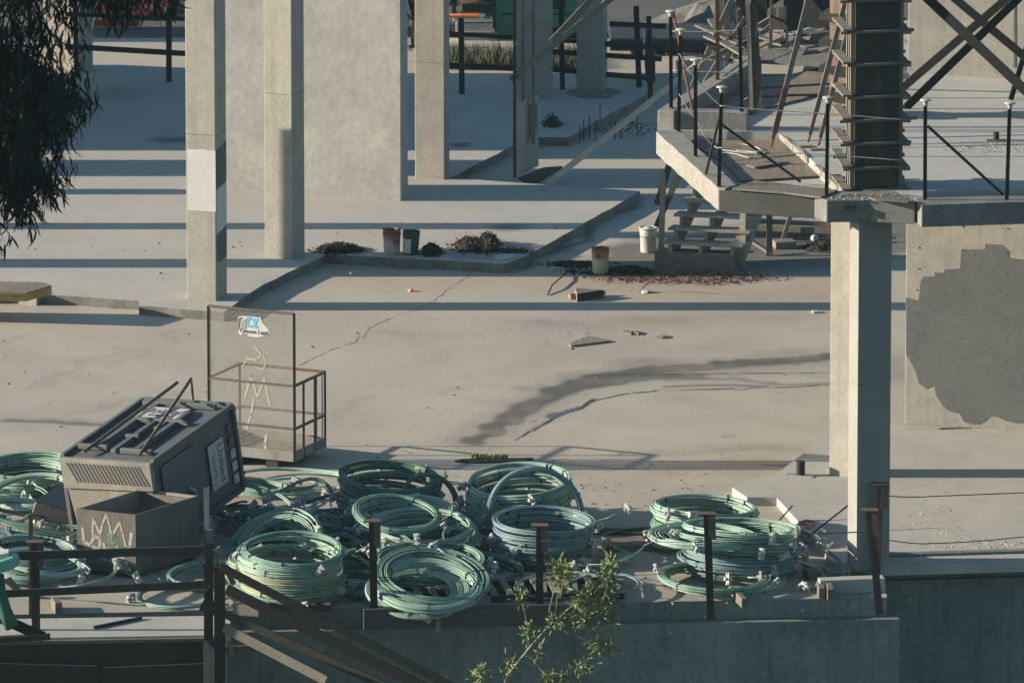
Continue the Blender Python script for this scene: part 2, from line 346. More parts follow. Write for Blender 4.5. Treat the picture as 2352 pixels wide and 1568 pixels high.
# slab edge under the front of the yard, and the cracks across it
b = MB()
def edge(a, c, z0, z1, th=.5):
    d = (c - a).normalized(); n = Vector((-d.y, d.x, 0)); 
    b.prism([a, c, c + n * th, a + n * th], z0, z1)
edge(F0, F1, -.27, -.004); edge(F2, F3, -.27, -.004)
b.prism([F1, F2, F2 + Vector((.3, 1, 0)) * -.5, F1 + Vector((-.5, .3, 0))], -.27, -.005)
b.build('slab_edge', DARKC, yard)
b = MB()
def crack(pts, wid=.012, z=.004):
    rr = random.Random(len(pts) + int(pts[0][0])); q = []
    for i in range(len(pts) - 1):
        for k in range(6):
            t = k / 6; q.append((pts[i][0] + (pts[i + 1][0] - pts[i][0]) * t + rr.uniform(-2.5, 2.5), pts[i][1] + (pts[i + 1][1] - pts[i][1]) * t + rr.uniform(-1, 1)))
    q = [G(*p, z) for p in q]
    for i in range(len(q) - 1):
        if rr.random() < .12: continue
        a, c = q[i], q[i + 1]; d = (c - a); n = Vector((-d.y, d.x, 0)).normalized() * wid * rr.uniform(.4, 1.1); n.y *= 2.2
        b.raw([a - n * .5, c - n * .5, c + n * .5, a + n * .5], [(0, 1, 2, 3)])
crack([(690, 838), (722, 822), (768, 800), (815, 785), (826, 770), (820, 760)]); crack([(830, 778), (850, 752), (905, 727), (955, 712), (982, 700), (1010, 680), (1040, 655), (1090, 628)])
crack([(1200, 1060), (1330, 1052)], .01); crack([(1185, 1010), (1225, 985), (1262, 962), (1290, 948), (1330, 938), (1370, 918), (1440, 903), (1520, 896)], .018); crack([(1560, 895), (1750, 890), (1905, 884)], .016); crack([(1330, 862), (1500, 858), (1700, 856), (1905, 856)], .01)
crack([(1650, 1000), (1700, 1003)], .01); crack([(2100, 1010), (2300, 1030)], .008)
b.build('crack', INK, yard)
b = MB(); rr = random.Random(12); ctr = [(1222, 990), (1240, 978), (1258, 969), (1272, 958), (1285, 953), (1300, 945), (1318, 941), (1336, 935), (1350, 922), (1372, 914)]
up_, dn_ = [], []
for i in range(len(ctr) - 1):
    for k in range(3):
        t = k / 3; x, y = ctr[i][0] + (ctr[i + 1][0] - ctr[i][0]) * t, ctr[i][1] + (ctr[i + 1][1] - ctr[i][1]) * t; h_ = (1.2 + 4.2 * math.sin(math.pi * i / len(ctr)) ** 2) * rr.uniform(.5, 1.2); up_.append((x, y - h_)); dn_.append((x + 2, y + h_ * .6))
for i in range(len(up_) - 1): b.raw([G(*dn_[i], .004), G(*dn_[i + 1], .004), G(*up_[i + 1], .004), G(*up_[i], .004)], [(0, 1, 2, 3)])
pud = mat('shallow_water', (.05, .06, .065), (.04, .05, .055), 2, rough=.06, bump=0, spec=.8); b.build('puddle', pud, yard)
struct(MB().prism(poly([(-4000, -4000), (6000, -4000), (3500, 146), (1480, 192), (-3000, 131)], -.25), -.55, -.25).build('road', ASPHALT))
struct(MB().prism([Vector((-900, -60, 0)), Vector((900, -60, 0)), Vector((900, 1500, 0)), Vector((-900, 1500, 0))], -13.5, -13).build('terrain', ASPHALT))
YRS = mat('raised_slab_concrete', (.40, .38, .335), (.345, .33, .30), .5, fine=14, bump=.1, vary=.09)
raised_px = [(-500, 660), (50, 677), (129, 678), (193, 682), (319, 691), (319, 702), (514, 717), (560, 683), (609, 651), (680, 617), (750, 584), (860, 590), (964, 595), (1157, 607), (1204, 589), (1330, 520), (1470, 439),
             (1330, 429), (1034, 409), (1105, 372), (1177, 335), (1239, 315), (1303, 316), (1400, 262), (1482, 220), (1496, 200), (1034, 188), (428, 156), (228, 147), (-500, 128)]
def rough_poly(px, z, seed, amp=.02, step=.35):
    rr = random.Random(seed); P = poly(px, z); outp = []
    for i in range(len(P)):
        a, c = P[i], P[(i + 1) % len(P)]; L = (c - a).length; n = max(1, min(60, int(L / step)))
        for k in range(n):
            p = a.lerp(c, k / n); 
            if k: p = p + Vector((rr.uniform(-amp, amp), rr.uniform(-amp, amp), 0))
            outp.append(p)
    return outp
rp = rough_poly(raised_px, ZS, 3)
cen = sum(rp, Vector()) / len(rp)
def ob(px, py): return tuple(G(px, py, ZS))          # in the slab's own coordinates below
rs = MB().prism(rp, -.02, ZS)
arr = np.array(rs.v); off = Vector(((arr[:, 0].min() + arr[:, 0].max()) / 2, (arr[:, 1].min() + arr[:, 1].max()) / 2, arr[:, 2].min()))
def bl(px, py, rx, ry, col, amt): p = G(px, py, ZS) - off; return ((p.x, p.y, p.z), rx / 145, ry / 31, 9, col, amt)
YRS = mat('raised_slab_concrete_2', (.40, .38, .335), (.345, .33, .30), .5, fine=14, bump=.1, vary=.09, blobs=[
    bl(395, 322, 75, 14, (.07, .075, .07), .75), bl(1060, 333, 42, 10, (.05, .055, .055), .75), bl(1175, 523, 60, 12, (.08, .08, .075), .7), bl(1140, 560, 150, 16, (.27, .2, .15), .35),  # dark spots, tyre shadow among them, put into the slab colour
    bl(250, 215, 200, 30, (.12, .13, .13), .45), bl(1010, 580, 120, 14, (.16, .14, .12), .5), bl(1100, 590, 90, 12, (.14, .13, .12), .5), bl(800, 575, 80, 9, (.15, .13, .11), .45), bl(1360, 208, 60, 12, (.12, .13, .13), .6)])
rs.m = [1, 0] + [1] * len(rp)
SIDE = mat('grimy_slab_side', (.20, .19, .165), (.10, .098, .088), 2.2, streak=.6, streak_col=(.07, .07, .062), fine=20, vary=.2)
struct(rs.build('raised_slab', [YRS, SIDE]))
struct(MB().prism(poly([(1682, 1119), (1716, 1142), (1750, 1141.5), (1784, 1142), (1822, 1184), (1862, 1226), (1897, 1262), (1898, 1279), (1914, 1290), (2014, 1299), (2900, 1273), (2900, 960), (2060, 990), (1898, 998), (1839, 1045), (1789, 1083), (1684, 1112)], .13), -.02, .13).build('raised_floor', CONC))
struct(MB().prism(poly([(-600, 1430), (517, 1412.5), (530, 1423), (517, 1457), (-600, 1475)]), -.3, -.001).build('lower_ledge', CONC))

# ================================================================== WALLS AND COLUMNS
def from_front(a, c, depth):             # four plan corners from the two front ones
    d = (c - a).normalized(); n = Vector((-d.y, d.x, 0)) * depth
    return [a, c, c + n, a + n]
def column(fl, fr, depth, z0, z1, label, m=CONC_COL, name='concrete_column', cat='column', group='concrete columns', bev=.012):
    q = from_front(G(*fl, z0), G(*fr, z0), depth); o = sum(q, Vector()) / 4; o.z = z0
    t = thing(name, o, label, cat, group); MB().prism(q, z0 - .01, z1).build('shaft', m, t, bev=bev); return t, q
def joint(t, q, z, m=None):              # faint pour joint standing 2 mm proud
    c = sum(q, Vector()) / 4; qq = [c + (p - c) * 1.006 for p in q]; MB().prism(qq, z, z + .012).build('pour_joint', m or DARKC, t)
def patch(t, a, c, n, x0, x1, prof_top, prof_bot, m, name='surface_patch', off=.003):   # irregular painted patch on the face a->c
    d = (c - a).normalized(); W = (c - a).length; k = len(prof_top); pts = []
    for i in range(k): pts.append(a + d * (W * (x0 + (x1 - x0) * i / (k - 1))) + ZV * prof_bot[i])
    for i in range(k - 1, -1, -1): pts.append(a + d * (W * (x0 + (x1 - x0) * i / (k - 1))) + ZV * prof_top[i])
    n = n.normalized(); pts = [Vector((p.x, p.y, 0)) + ZV * p.z + n * .0005 for p in pts]
    return MB().extr(pts, n * off).build(name, m, t)
def zat(base, ytop, z0=ZS): return toY(base[0], ytop, base, z0).z
t, q = column((429, 687), (497, 692), .49, ZS, 8, 'square concrete column with a white painted band at the front corner of the raised slab')
z = lambda y: zat((463, 690), y)
patch(t, q[0], q[1], -gy(TA), .05, 1.0, [z(366), z(366.5), z(365), z(364), z(367), z(366)], [z(506)] * 3 + [z(505.5)] * 3, WHITE)
patch(t, q[1], q[2], gx(TA), .0, .98, [z(366), z(360), z(354)], [z(456), z(452), z(448)], GREYP2)
patch(t, q[1], q[2], gx(TA), .05, .98, [z(457), z(453), z(449)], [z(558), z(553), z(547)], WHITE, off=.002)
patch(t, q[1], q[2], gx(TA), .05, .98, [z(560), z(556), z(549)], [z(622), z(625), z(618)], GREYP2)
joint(t, q, z(311)); joint(t, q, z(702) + .02) if 0 else None
t, q = column((608, 591), (672, 597), .47, ZS, 8, 'tall concrete column standing just in front of the big plain wall'); joint(t, q, zat((640, 594), 217))
t, q = column((953, 409), (1021, 413), .30, ZS, 8, 'tall concrete column to the right of the big plain wall'); joint(t, q, zat((987, 411), 145))
t, q = column((1324, 212), (1386, 214), .42, ZS, 8, 'blue-shaded wide concrete column standing by the dark rail fence', fine := CONC_COL)
t, q = column((1186, 222), (1259, 226), .3, ZS, 8, 'shaded concrete column hidden behind timber uprights and a plywood panel')
t, q = column((100, 160), (183, 168), .5, ZS, 8, 'shaded pale concrete column at the far left behind the hanging tree')
t, q = column((1904.5, 1090), (1956, 1097), .45, .13, 5.3, 'pale sunlit concrete column standing behind the dark one under the deck corner'); 
C_, L_, R_ = G(1967, 1312, .13), G(1946, 1296, .13), G(2043, 1297, .13)
L_ = C_ - gy(TB) * -.0 + Vector((-math.cos(TB) * 0, 0, 0)) if 0 else L_
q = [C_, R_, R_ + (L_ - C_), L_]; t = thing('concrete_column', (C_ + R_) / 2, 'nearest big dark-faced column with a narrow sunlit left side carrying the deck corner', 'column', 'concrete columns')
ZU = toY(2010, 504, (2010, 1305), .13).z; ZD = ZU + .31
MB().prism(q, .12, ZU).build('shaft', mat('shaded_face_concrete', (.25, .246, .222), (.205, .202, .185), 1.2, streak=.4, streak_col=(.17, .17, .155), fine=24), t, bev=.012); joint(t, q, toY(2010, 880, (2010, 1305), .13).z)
# off-frame columns and walls to the left, whose long shadows cross the yard
for i, (yy, dd, hh, lab) in enumerate([(607, .60, 4.05, 'nearest'), (519, .42, 4.3, 'middle'), (439, .36, 1.5, 'farthest')]):
    column((-330, yy + 4), (-268, yy + 8), dd, ZS, hh, 'the %s of three tall columns beyond the left edge, seen only by its shadow' % lab)
def wall(a, c, th, z0, z1, label, m=PLASTER, cat='wall', name='concrete_wall', group=None):
    q = from_front(a, c, th); o = sum(q, Vector()) / 4; o.z = z0; t = thing(name, o, label, cat, group)
    MB().prism(q, z0 - .01, z1).build('wall_face', m, t, bev=.01); return t, q
wall(G(-350, 405, ZS), G(-330, 405, ZS), (405 - 361) / 31, ZS, 5.5, 'short wall stub beyond the left edge of the yard, seen only by its shadow')
wall(G(-350, 346, ZS), G(-330, 346, ZS), 7.1, ZS, 8.5, 'long tall wall beyond the left edge, shading the back of the raised slab')
t, q = wall(G(496, 434, ZS), G(921, 462, ZS), .37, ZS, 8, 'big plain trowelled concrete wall between the sunlit columns')
WALLR = PLASTER.copy(); 
t, q = wall(G(2078, 972, .13), G(2700, 1010, .13), .3, .13, ZD + 3.2, 'concrete wall at the right with a large grey cover-paint patch and tie holes', CONC_COL)
a, c = q[0], q[1]; W = (c - a).length; d = (c - a).normalized()
def onw(px, py):                          # photo point -> point on that wall's face
    r = ray(px, py); n = Vector((d.y, -d.x, 0)); tt = (a - CAM).dot(n) / r.dot(n); return CAM + r * tt
n = Vector((d.y, -d.x, 0))
gp = [(2081, 683), (2110, 690), (2114, 648), (2120, 636), (2146, 634), (2147, 626), (2168, 626), (2170, 618), (2187, 618), (2205, 616), (2208, 572), (2262, 573), (2263, 560), (2302, 562), (2318, 577), (2319, 592), (2352, 596), (2352, 605), (2420, 610), (2420, 975),
      (2352, 972), (2335, 972), (2310, 966), (2290, 957), (2276, 955), (2262, 968), (2250, 974), (2232, 974), (2214, 968), (2204, 950), (2180, 944), (2165, 930), (2150, 908), (2146, 885), (2130, 893), (2110, 880), (2104, 855), (2096, 840), (2081, 812)]
MB().extr([onw(*p) + n * .0005 for p in gp], n * .003).build('surface_patch', GREYP, t)
b = MB()
for hx, hy in [(2113, 514), (2111, 569), (2111, 617), (2106, 666), (2107, 718), (2111, 772), (2110, 820), (2210, 722), (2209, 672), (2210, 777), (2209, 825), (2315, 525), (2313, 580), (2314, 628), (2312, 678), (2312, 731), (2313, 785), (2310, 830), (2212, 520), (2137, 699), (2213, 575), (2240, 586)]:
    p = onw(hx, hy); b.cyl(p + n * .001, p + n * .006, .013, n=8)
b.build('tie_hole', INK, t)
MB().beam(onw(2330, 0) + n * .004, onw(2330, 155) + n * .004, .03, .01, n).build('pour_joint', DARKC, t)
# retaining walls in front
edge_n = (F1 - F0).normalized(); en = Vector((edge_n.y, -edge_n.x, 0))
t = thing('retaining_wall', G(1300, 1420, -13), 'long shaded concrete retaining wall along the bottom of the yard', 'wall')
X1 = G(2063, 1420, -.3)
q = [G(516, 1430, -.27), Vector((X1.x, (F1 + en * .2).y, 0))]; q0 = F0 + (F1 - F0) * ((G(516, 1417).x - F0.x) / (F1.x - F0.x)) + en * .2; q1 = F1 + en * .2 + edge_n * .17
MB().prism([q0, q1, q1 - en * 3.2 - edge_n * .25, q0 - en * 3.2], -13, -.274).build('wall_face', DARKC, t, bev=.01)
b = MB()
for (x0, x1, y) in [(1130, 1330, 1462), (1460, 1990, 1470)]: pass
t = thing('retaining_wall', G(2250, 1330, -13), 'set-back shaded retaining wall at the bottom right corner', 'wall')
r0 = F2 + Vector((-.8, -.18, 0)); r1 = F3 + Vector((0, -.18, 0))
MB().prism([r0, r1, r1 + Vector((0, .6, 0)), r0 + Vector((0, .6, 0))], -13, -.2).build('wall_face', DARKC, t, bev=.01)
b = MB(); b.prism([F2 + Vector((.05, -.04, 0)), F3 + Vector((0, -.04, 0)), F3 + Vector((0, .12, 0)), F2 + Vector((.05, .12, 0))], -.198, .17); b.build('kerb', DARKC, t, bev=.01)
t = thing('plywood_hoarding', G(230, 1470, -3), 'dark stained plywood formwork below the ledge in the bottom left corner', 'formwork')
h0, h1 = G(-300, 1473, -.02), G(512, 1459, -.02); dh = (h1 - h0).normalized(); nh = Vector((dh.y, -dh.x, 0))
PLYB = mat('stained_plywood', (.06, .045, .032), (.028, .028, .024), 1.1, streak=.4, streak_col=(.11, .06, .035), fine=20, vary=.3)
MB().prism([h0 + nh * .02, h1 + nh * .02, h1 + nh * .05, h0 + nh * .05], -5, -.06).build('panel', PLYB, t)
MB().beam(h0 + nh * .06 - ZV * .03, h1 + nh * .06 - ZV * .03, .1, .05).build('top_rail', WOODX, t, bev=.005)
b = MB(); b.beam(V(-40, 1545, h0.y - .2), V(220, 1552, h0.y - .2), .05, .3); b.beam(V(500, 1545, h0.y - .2), V(240, 1556, h0.y - .2), .05, .3); b.build('waler', mat('red_brown_board', (.05, .03, .024), (.03, .022, .018), 3, grain='x'), t)
b = MB(); b.beam(V(500, 1492, h0.y - .14), V(588, 1488, h0.y - .14), .03, .1); b.build('cleat', WOODX, t)

# ================================================================== UPPER DECK
deck = thing('concrete_deck', G(2000, 460, ZD), 'raised concrete deck on columns with a sunlit edge beam and a boarded pit', 'deck')
DCK = mat('deck_concrete', (.40, .39, .355), (.33, .325, .30), .8, fine=16, vary=.1)
LITB = mat('rough_beam_concrete', (.25, .242, .218), (.19, .184, .166), 3.5, fine=18, vary=.2, streak=.4, streak_col=(.25, .23, .20), bump=.4)
main = poly([(1510, 298), (1795, 305), (1862, 366), (1939, 437), (1905, 449), (1899, 461), (1990, 455), (2050, 458), (2100, 463), (2120, 455), (2120, 440), (2800, 415), (2800, 20), (1760, 60), (1700, 125)], ZD)
DKE = mat('shaded_edge_concrete', (.20, .20, .185), (.13, .135, .125), 1.5, streak=.5, streak_col=(.08, .085, .08), fine=16, vary=.2)  # deck edge concrete darkened to carry the shade of its front faces
MB().prism(main, ZD - .31, ZD).build('slab', DCK, deck)
MB().prism(rough_poly([(1507, 303), (1649, 432), (1666, 434), (1692, 425), (1563, 300)], ZD, 9, .012, .25), ZD - .33, ZD + .004).build('edge_beam', LITB, deck, bev=.012)
MB().prism(poly([(1545, 304), (1862, 304), (1990, 450), (1660, 434)], ZD), ZD - .30, ZD - .15).build('pit_floor', CONC, deck)
MB().prism(poly([(1651, 434.5), (1885, 452), (1899, 461), (1950, 440), (1700, 418)], ZD), ZD - .325, ZD - .02).build('edge_beam', mat('shade_black_concrete', (.075, .078, .072), (.045, .048, .045), 1.2),  deck, bev=.01)  # near-black colour stands in for shade on the recessed front edge
cap = MB().prism(poly([(1871, 452), (1899, 462), (1995, 461), (2102, 466), (2050, 440), (1880, 440)], ZD), ZD - .31, ZD + .012); cap.build('column_head', DKE, deck, bev=.012)
MB().prism(poly([(2103, 462), (2117, 473), (2900, 449), (2900, 437), (2103, 456)], ZD), ZD - .31, ZD + .014).build('edge_beam', DKE, deck, bev=.012)
b = MB()
for hx, hy in [(1943.5, 475), (1958.5, 475), (2223, 484), (2239, 484)]:
    p = toY(hx, hy, (hx, 466 if hx > 2100 else 461), ZD) - Vector((0, .055, 0)); b.cyl(p, p + Vector((0, .06, 0)), .042, n=14)
b.build('sleeve_hole', INK, deck)
ZP = ZD + .28
par = MB()
A_, B_ = G(1510, 253, ZP), G(1712, 128, ZP); dd = (B_ - A_).normalized(); nn = Vector((dd.y, -dd.x, 0))
par.prism([A_, B_, B_ + nn * .26, A_ + nn * .26], ZD - .02, ZP)
E_ = G(1716, 258, ZP); d2 = (E_ - A_).normalized(); n2_ = Vector((-d2.y, d2.x, 0)); par.prism([A_ + d2 * .27, E_, E_ + n2_ * .25, A_ + d2 * .27 + n2_ * .25], ZD - .02, ZP - .003)
par.build('parapet', LITB, deck, bev=.012)
# lit broken edge of the deck beside the pit
b = MB(); P1, P2 = G(1795, 305, ZD), G(1940, 438, ZD); rr = random.Random(4)
for i in range(9):
    if i == 4: continue
    s0, s1 = P1.lerp(P2, i / 9), P1.lerp(P2, (i + .96) / 9); b.beam(s0 + ZV * (-.04 + rr.uniform(-.01, .01)), s1 + ZV * (-.04 + rr.uniform(-.01, .01)), .07, .10)
b.build('pit_kerb', LITB, deck, bev=.01, jit=.012)

# boards lying in the pit and on the deck
def board(px, z, label, m=PLY, th=.02, name='plywood_sheet', group=None, cat='board', seed=0):
    return tag(MB().prism(poly(px, z), z - th, z).build(name, m, bev=.003), label, cat, group)
board([(1575, 322), (1800, 318), (1850, 352), (1660, 372)], ZD - .12, 'brown plywood sheet lying at the back of the pit')
board([(1660, 372), (1850, 356), (1900, 402), (1700, 415)], ZD - .115, 'brown plywood sheet lying at the front of the pit')
board([(1714, 378), (1790, 366), (1802, 372), (1733, 384)], ZD - .08, 'small plywood offcut on the pit sheets')
board([(1681, 432), (1735, 414), (1925, 436), (1885, 452), (1800, 441)], ZD + .035, 'grey plywood sheet bridging the front edge of the pit', WOODY, .03)
board([(1995, 452), (2050, 449), (2102, 461), (2085, 463), (2010, 458)], ZD + .06, 'curved grey offcut lying on the column head', WOODX, .02)
board([(1600, 262), (1726, 180), (1912, 190), (1850, 225), (1700, 262)], ZD + .03, 'large brown plywood sheet behind the parapet', PLY)
board([(1728, 186), (1905, 178), (1905, 214), (1728, 220)], ZD + .06, 'brown plywood sheet beneath the leaning plank', PLY)
board([(1724, 190), (1910, 150), (1915, 190), (1728, 200)], ZD + .09, 'bleached plywood sheet under the plank ramp', PLY)
board([(1733, 140), (1745, 112), (1855, 108), (1842, 128), (1930, 118), (1960, 120), (1960, 150), (1905, 150)], ZD + .22, 'grey plywood ramp raised at the back of the deck', WOODY, .04)
# ================================================================== DECK FURNITURE
def capped_post(base, top, z, label, cap=True, r=.024, m=STEELD, name='guard_post', cat='post', group='capped steel posts on the deck'):
    p = G(*base, z); q = V(top[0], top[1], p.y); t = thing(name, p, label, cat, group)
    b = MB(); b.beam(p, q, r * 2, .012, (0, -1, 0)); b.beam(p + Vector((-r, .012, 0)), q + Vector((-r, .012, 0)), .012, r * 2, (0, -1, 0)); b.build('steel_post', m, t)
    b = MB(); b.lathe(p, [(.05, 0), (.045, .012), (.01, .014)], 10); b.build('base_stain', RUSTO, t)
    if cap:
        ax = (q - p).normalized(); MB().lathe(q - ax * .06, [(.030, 0), (.034, .04), (.04, .065), (.078, .076), (.08, .09), (.065, .096), (.0, .1)], 18, ax).build('plastic_cap', CAPW, t, smooth=True)
    return t, p, q
capped_post((1542, 249), (1541, 30), ZP, 'white-capped post on the sunlit corner of the parapet, farthest left')
capped_post((1559, 303), (1564, 72), ZD, 'white-capped post at the top of the sloping sunlit edge beam')
capped_post((1598, 360), (1598, 141), ZD, 'white-capped post halfway along the sloping sunlit edge beam')
capped_post((1652, 429), (1658, 204), ZD, 'white-capped post at the bottom corner of the sloping edge beam')
capped_post((1705, 299), (1700, 64), ZD, 'uncapped steel post behind the boarded pit', cap=False)
capped_post((1899, 452), (1902, 228), ZD, 'white-capped post just left of the boarded column form')
capped_post((2125, 461), (2126, 234), ZD, 'white-capped post just right of the boarded column form')
capped_post((2313, 461), (2320, 241), ZD, 'white-capped post nearest the right edge of the deck')
def rod(p, q, label, m=STEELD, r=.02, name='bracing_rod', cat='rod', group='rods bracing the deck posts', n=6):
    return tag(MB().cyl(p, q, r, n=n).build(name, m), label, cat, group)
Yb = G(1652, 429, ZD).y
rod(V(1659, 287, Yb), G(1838, 417, ZD - .1), 'dark rod slanting down across the boarded pit')
rod(V(1654, 262, Yb), G(1621, 401, ZD), 'dark rod propping the corner post to the left')
rod(V(1546, 25, G(1542, 249, ZP).y), G(1590, 252, ZP), 'orange rusty rod slanting from the farthest left post', RUSTO)
rod(V(2131, 290, G(2125, 461, ZD).y), G(2304, 447, ZD), 'dark rod slanting down between the two right posts', r=.024)
tag(MB().beam(G(1648, 183, ZP), V(1648, -20, G(1648, 183, ZP).y), .06, .05).build('channel_post', RUSTO), 'upright orange rusty channel on the back of the parapet', 'post')
def cable(pts, label, m=WIREW, r=.008, name='cable', group='cables strung between the posts', cat='cable', sub=6):
    q = []
    for i in range(len(pts) - 1):
        p0, p1, p2, p3 = pts[max(i - 1, 0)], pts[i], pts[i + 1], pts[min(i + 2, len(pts) - 1)]
        for k in range(sub):
            t = k / sub; q.append(.5 * ((2 * p1) + (p2 - p0) * t + (2 * p0 - 5 * p1 + 4 * p2 - p3) * t * t + (3 * p1 - p0 - 3 * p2 + p3) * t ** 3))
    q.append(pts[-1]); return tag(MB().tube(q, r, 5).build(name, m, smooth=True), label, cat, group)
def cv(lst, Y): return [V(x, y, Y) for x, y in lst]
Yd = Yb - .04
cable(cv([(1653, 243), (1722, 250), (1850, 258), (1960, 266), (2070, 275)], Yd - .3), 'upper pale cable crossing in front of the boarded column form')
cable(cv([(1652, 339), (1722, 346), (1850, 353), (1960, 360), (2068, 368)], Yd - .3), 'lower pale cable crossing in front of the boarded column form')
cable(cv([(1545, 72), (1620, 73), (1700, 70)], G(1600, 250, ZD).y), 'pale cable level along the top of the parapet posts')
cable(cv([(1545, 162), (1620, 165), (1706, 168)], G(1600, 250, ZD).y), 'pale cable level halfway up the parapet posts')
cable(cv([(1561, 124), (1575, 152), (1598, 181), (1625, 215), (1653, 242)], G(1598, 330, ZD).y), 'pale cable sagging steeply from the second post to the corner post')
cable(cv([(1560, 216), (1580, 250), (1598, 275), (1618, 312), (1636, 333)], G(1598, 330, ZD).y), 'lower pale cable sagging towards the corner post')
cable([G(x, y, ZD - .09) for x, y in [(1634, 331), (1660, 344), (1730, 352), (1745, 342), (1700, 331), (1640, 340), (1625, 348), (1680, 352), (1722, 362), (1735, 352), (1690, 345), (1760, 352)]], 'tangle of pale cable lying on the pit boards', r=.007)
cable([G(x, y, ZD + .4) for x, y in [(1592, 158), (1650, 118), (1710, 95), (1760, 62), (1772, 48)]], 'grey cable running back over the parapet to the plywood blank', WIREW, .007)
cable([V(x, y, G(1720, 250, ZD).y) for x, y in [(1653, 245), (1700, 233), (1725, 215), (1729, 176), (1720, 80)]], 'grey cable looped around the leaning plank', WIREW, .007)
# boarded column form
ff = [G(1962, 437, ZD), G(2064, 434, ZD)]; fq = from_front(ff[0], ff[1], .62); fo = sum(fq, Vector()) / 4; fo.z = ZD
form = thing('column_formwork', fo, 'tall dark plywood column form clamped with timber yokes on the deck corner', 'formwork')
MB().prism(fq, ZD + .03, ZD + 4.2).build('plywood_box', PLYD, form, bev=.005)
fd = (fq[1] - fq[0]).normalized(); fn = Vector((-fd.y, fd.x, 0)); b = MB()
for s in (.05, .19, .36): b.beam(fq[0] - fd * .03 + fn * (s + .0) + ZV * .03, fq[0] - fd * .03 + fn * s + ZV * 4.2, .05, .06, fd)
b.build('side_stud', mat('sunlit_stud', (.30, .25, .2), (.2, .165, .14), 3, grain='z'), form)
b = MB(); b.beam(fq[1] + fd * .03 + fn * .05 + ZV * .03, fq[1] + fd * .03 + fn * .05 + ZV * 4.2, .04, .06, fd); b.build('side_stud', WOODG, form)
for yy in (439, 387, 331, 277, 224, 149, 74, 2):
    zz = V(2010, yy, fq[0].y).z; b = MB(); rr = random.Random(yy); e1, e2 = rr.uniform(.12, .24), rr.uniform(.12, .26)
    b.beam(fq[0] - fn * .05 - fd * e1 + ZV * zz - ZV * ZD, fq[1] - fn * .05 + fd * e2 + ZV * (zz - ZD + .02), .07, .034)
    b.beam(fq[3] + fn * .05 - fd * .2 + ZV * (zz - ZD + .05), fq[2] + fn * .05 + fd * .2 + ZV * (zz - ZD + .05), .09, .045)
    b.build('yoke_bar', WOODX, form)
    b = MB(); off = ZV * (zz - ZD + .052)
    b.beam(fq[0] - fd * .13 - fn * .14 + off, fq[3] - fd * .13 + fn * .16 + off + ZV * rr.uniform(.0, .1), .14, .03, ZV); b.build('yoke_plank', WOODY, form, bev=.003)
    b = MB(); b.beam(fq[1] + fd * .1 - fn * .1 + off - ZV * .06, fq[2] + fd * .1 + fn * .16 + off - ZV * .05, .10, .05, ZV); b.build('yoke_bar', WOODG, form)
b = MB()
for i in range(90): 
    p = G(rr.uniform(1905, 2095), rr.uniform(446, 460), ZD + .01); s = rr.uniform(.008, .03); b.abox(p, s, s, s * .7, rr.random())
tag(b.build('concrete_crumbs', LITB, jit=.004), 'loose concrete crumbs along the edge of the column head', 'rubble')
# diagonal timber braces on the right of the deck
def brace(pts, Y0, Y1, wpx, label, m=WOODD, th=.04, name='timber_brace', group='timber braces on the deck', cat='timber'):
    p, q = V(*pts[0], Y0), V(*pts[1], Y1); return tag(MB().beam(p, q, th, wpx / 141, (0, -1, 0) if 0 else None).build(name, m, bev=.004), label, cat, group)
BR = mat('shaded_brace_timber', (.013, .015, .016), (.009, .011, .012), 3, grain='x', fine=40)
def brace2(p0, p1, Y0, Y1, w, label, m=BR, name='timber_brace', group='timber braces on the deck', th=.05):
    p, q = V(*p0, Y0), V(*p1, Y1); d = (q - p).normalized(); up = Vector((0, 0, 1)); a = Vector((0, -1, 0))
    return tag(MB().beam(p, q, w / 141, th, Vector((0, -1, 0))).build(name, m, bev=.004), label, 'timber', group)
Yg = G(2100, 250, ZD).y
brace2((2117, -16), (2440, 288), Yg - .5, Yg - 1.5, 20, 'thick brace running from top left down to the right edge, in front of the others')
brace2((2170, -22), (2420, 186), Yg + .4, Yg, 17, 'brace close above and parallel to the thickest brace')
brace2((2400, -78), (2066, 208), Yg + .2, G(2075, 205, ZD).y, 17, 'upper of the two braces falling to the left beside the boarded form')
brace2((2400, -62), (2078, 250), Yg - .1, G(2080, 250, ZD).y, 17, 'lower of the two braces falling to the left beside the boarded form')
brace2((2390, 0), (2322, 228), Yg, G(2322, 230, ZD).y, 11, 'thin prop at the right edge with a jack at its foot')
def prop(top, base, z, w, label, foot=True, red=0):
    q = G(*base, z); p = V(top[0], top[1], q.y + 1.2); t = thing('raking_prop', q, label, 'prop', 'raking props left of the column form'); d = (p - q).normalized()
    MB().beam(q + d * .55, p, w / 141, .06, Vector((0, -1, 0))).build('timber', WOODG, t, bev=.004)
    b = MB(); b.cyl(q + d * .08, q + d * .7, .018, n=8); b.beam(q + d * .2, q + d * .55, .05, .03, Vector((0, -1, 0))); b.build('screw_jack', RUST, t)
    b = MB(); b.abox(q, .2, .12, .015, TB); b.build('base_plate', RUST, t)
    if red: MB().beam(q + d * .3, q + d * red, w / 141 * 1.05, .065, Vector((0, -1, 0))).build('channel', RUSTO, t)
prop((1862, -25), (1768, 349), ZD - .14, 11, 'leftmost raking prop with a long orange rusty foot, standing in the pit', red=1.0)
prop((1949, -25), (1853, 338), ZD, 10, 'middle raking prop, its foot on the deck close to the pit')
prop((1966, 0), (1877, 345), ZD, 10, 'short raking prop nearest the boarded form')
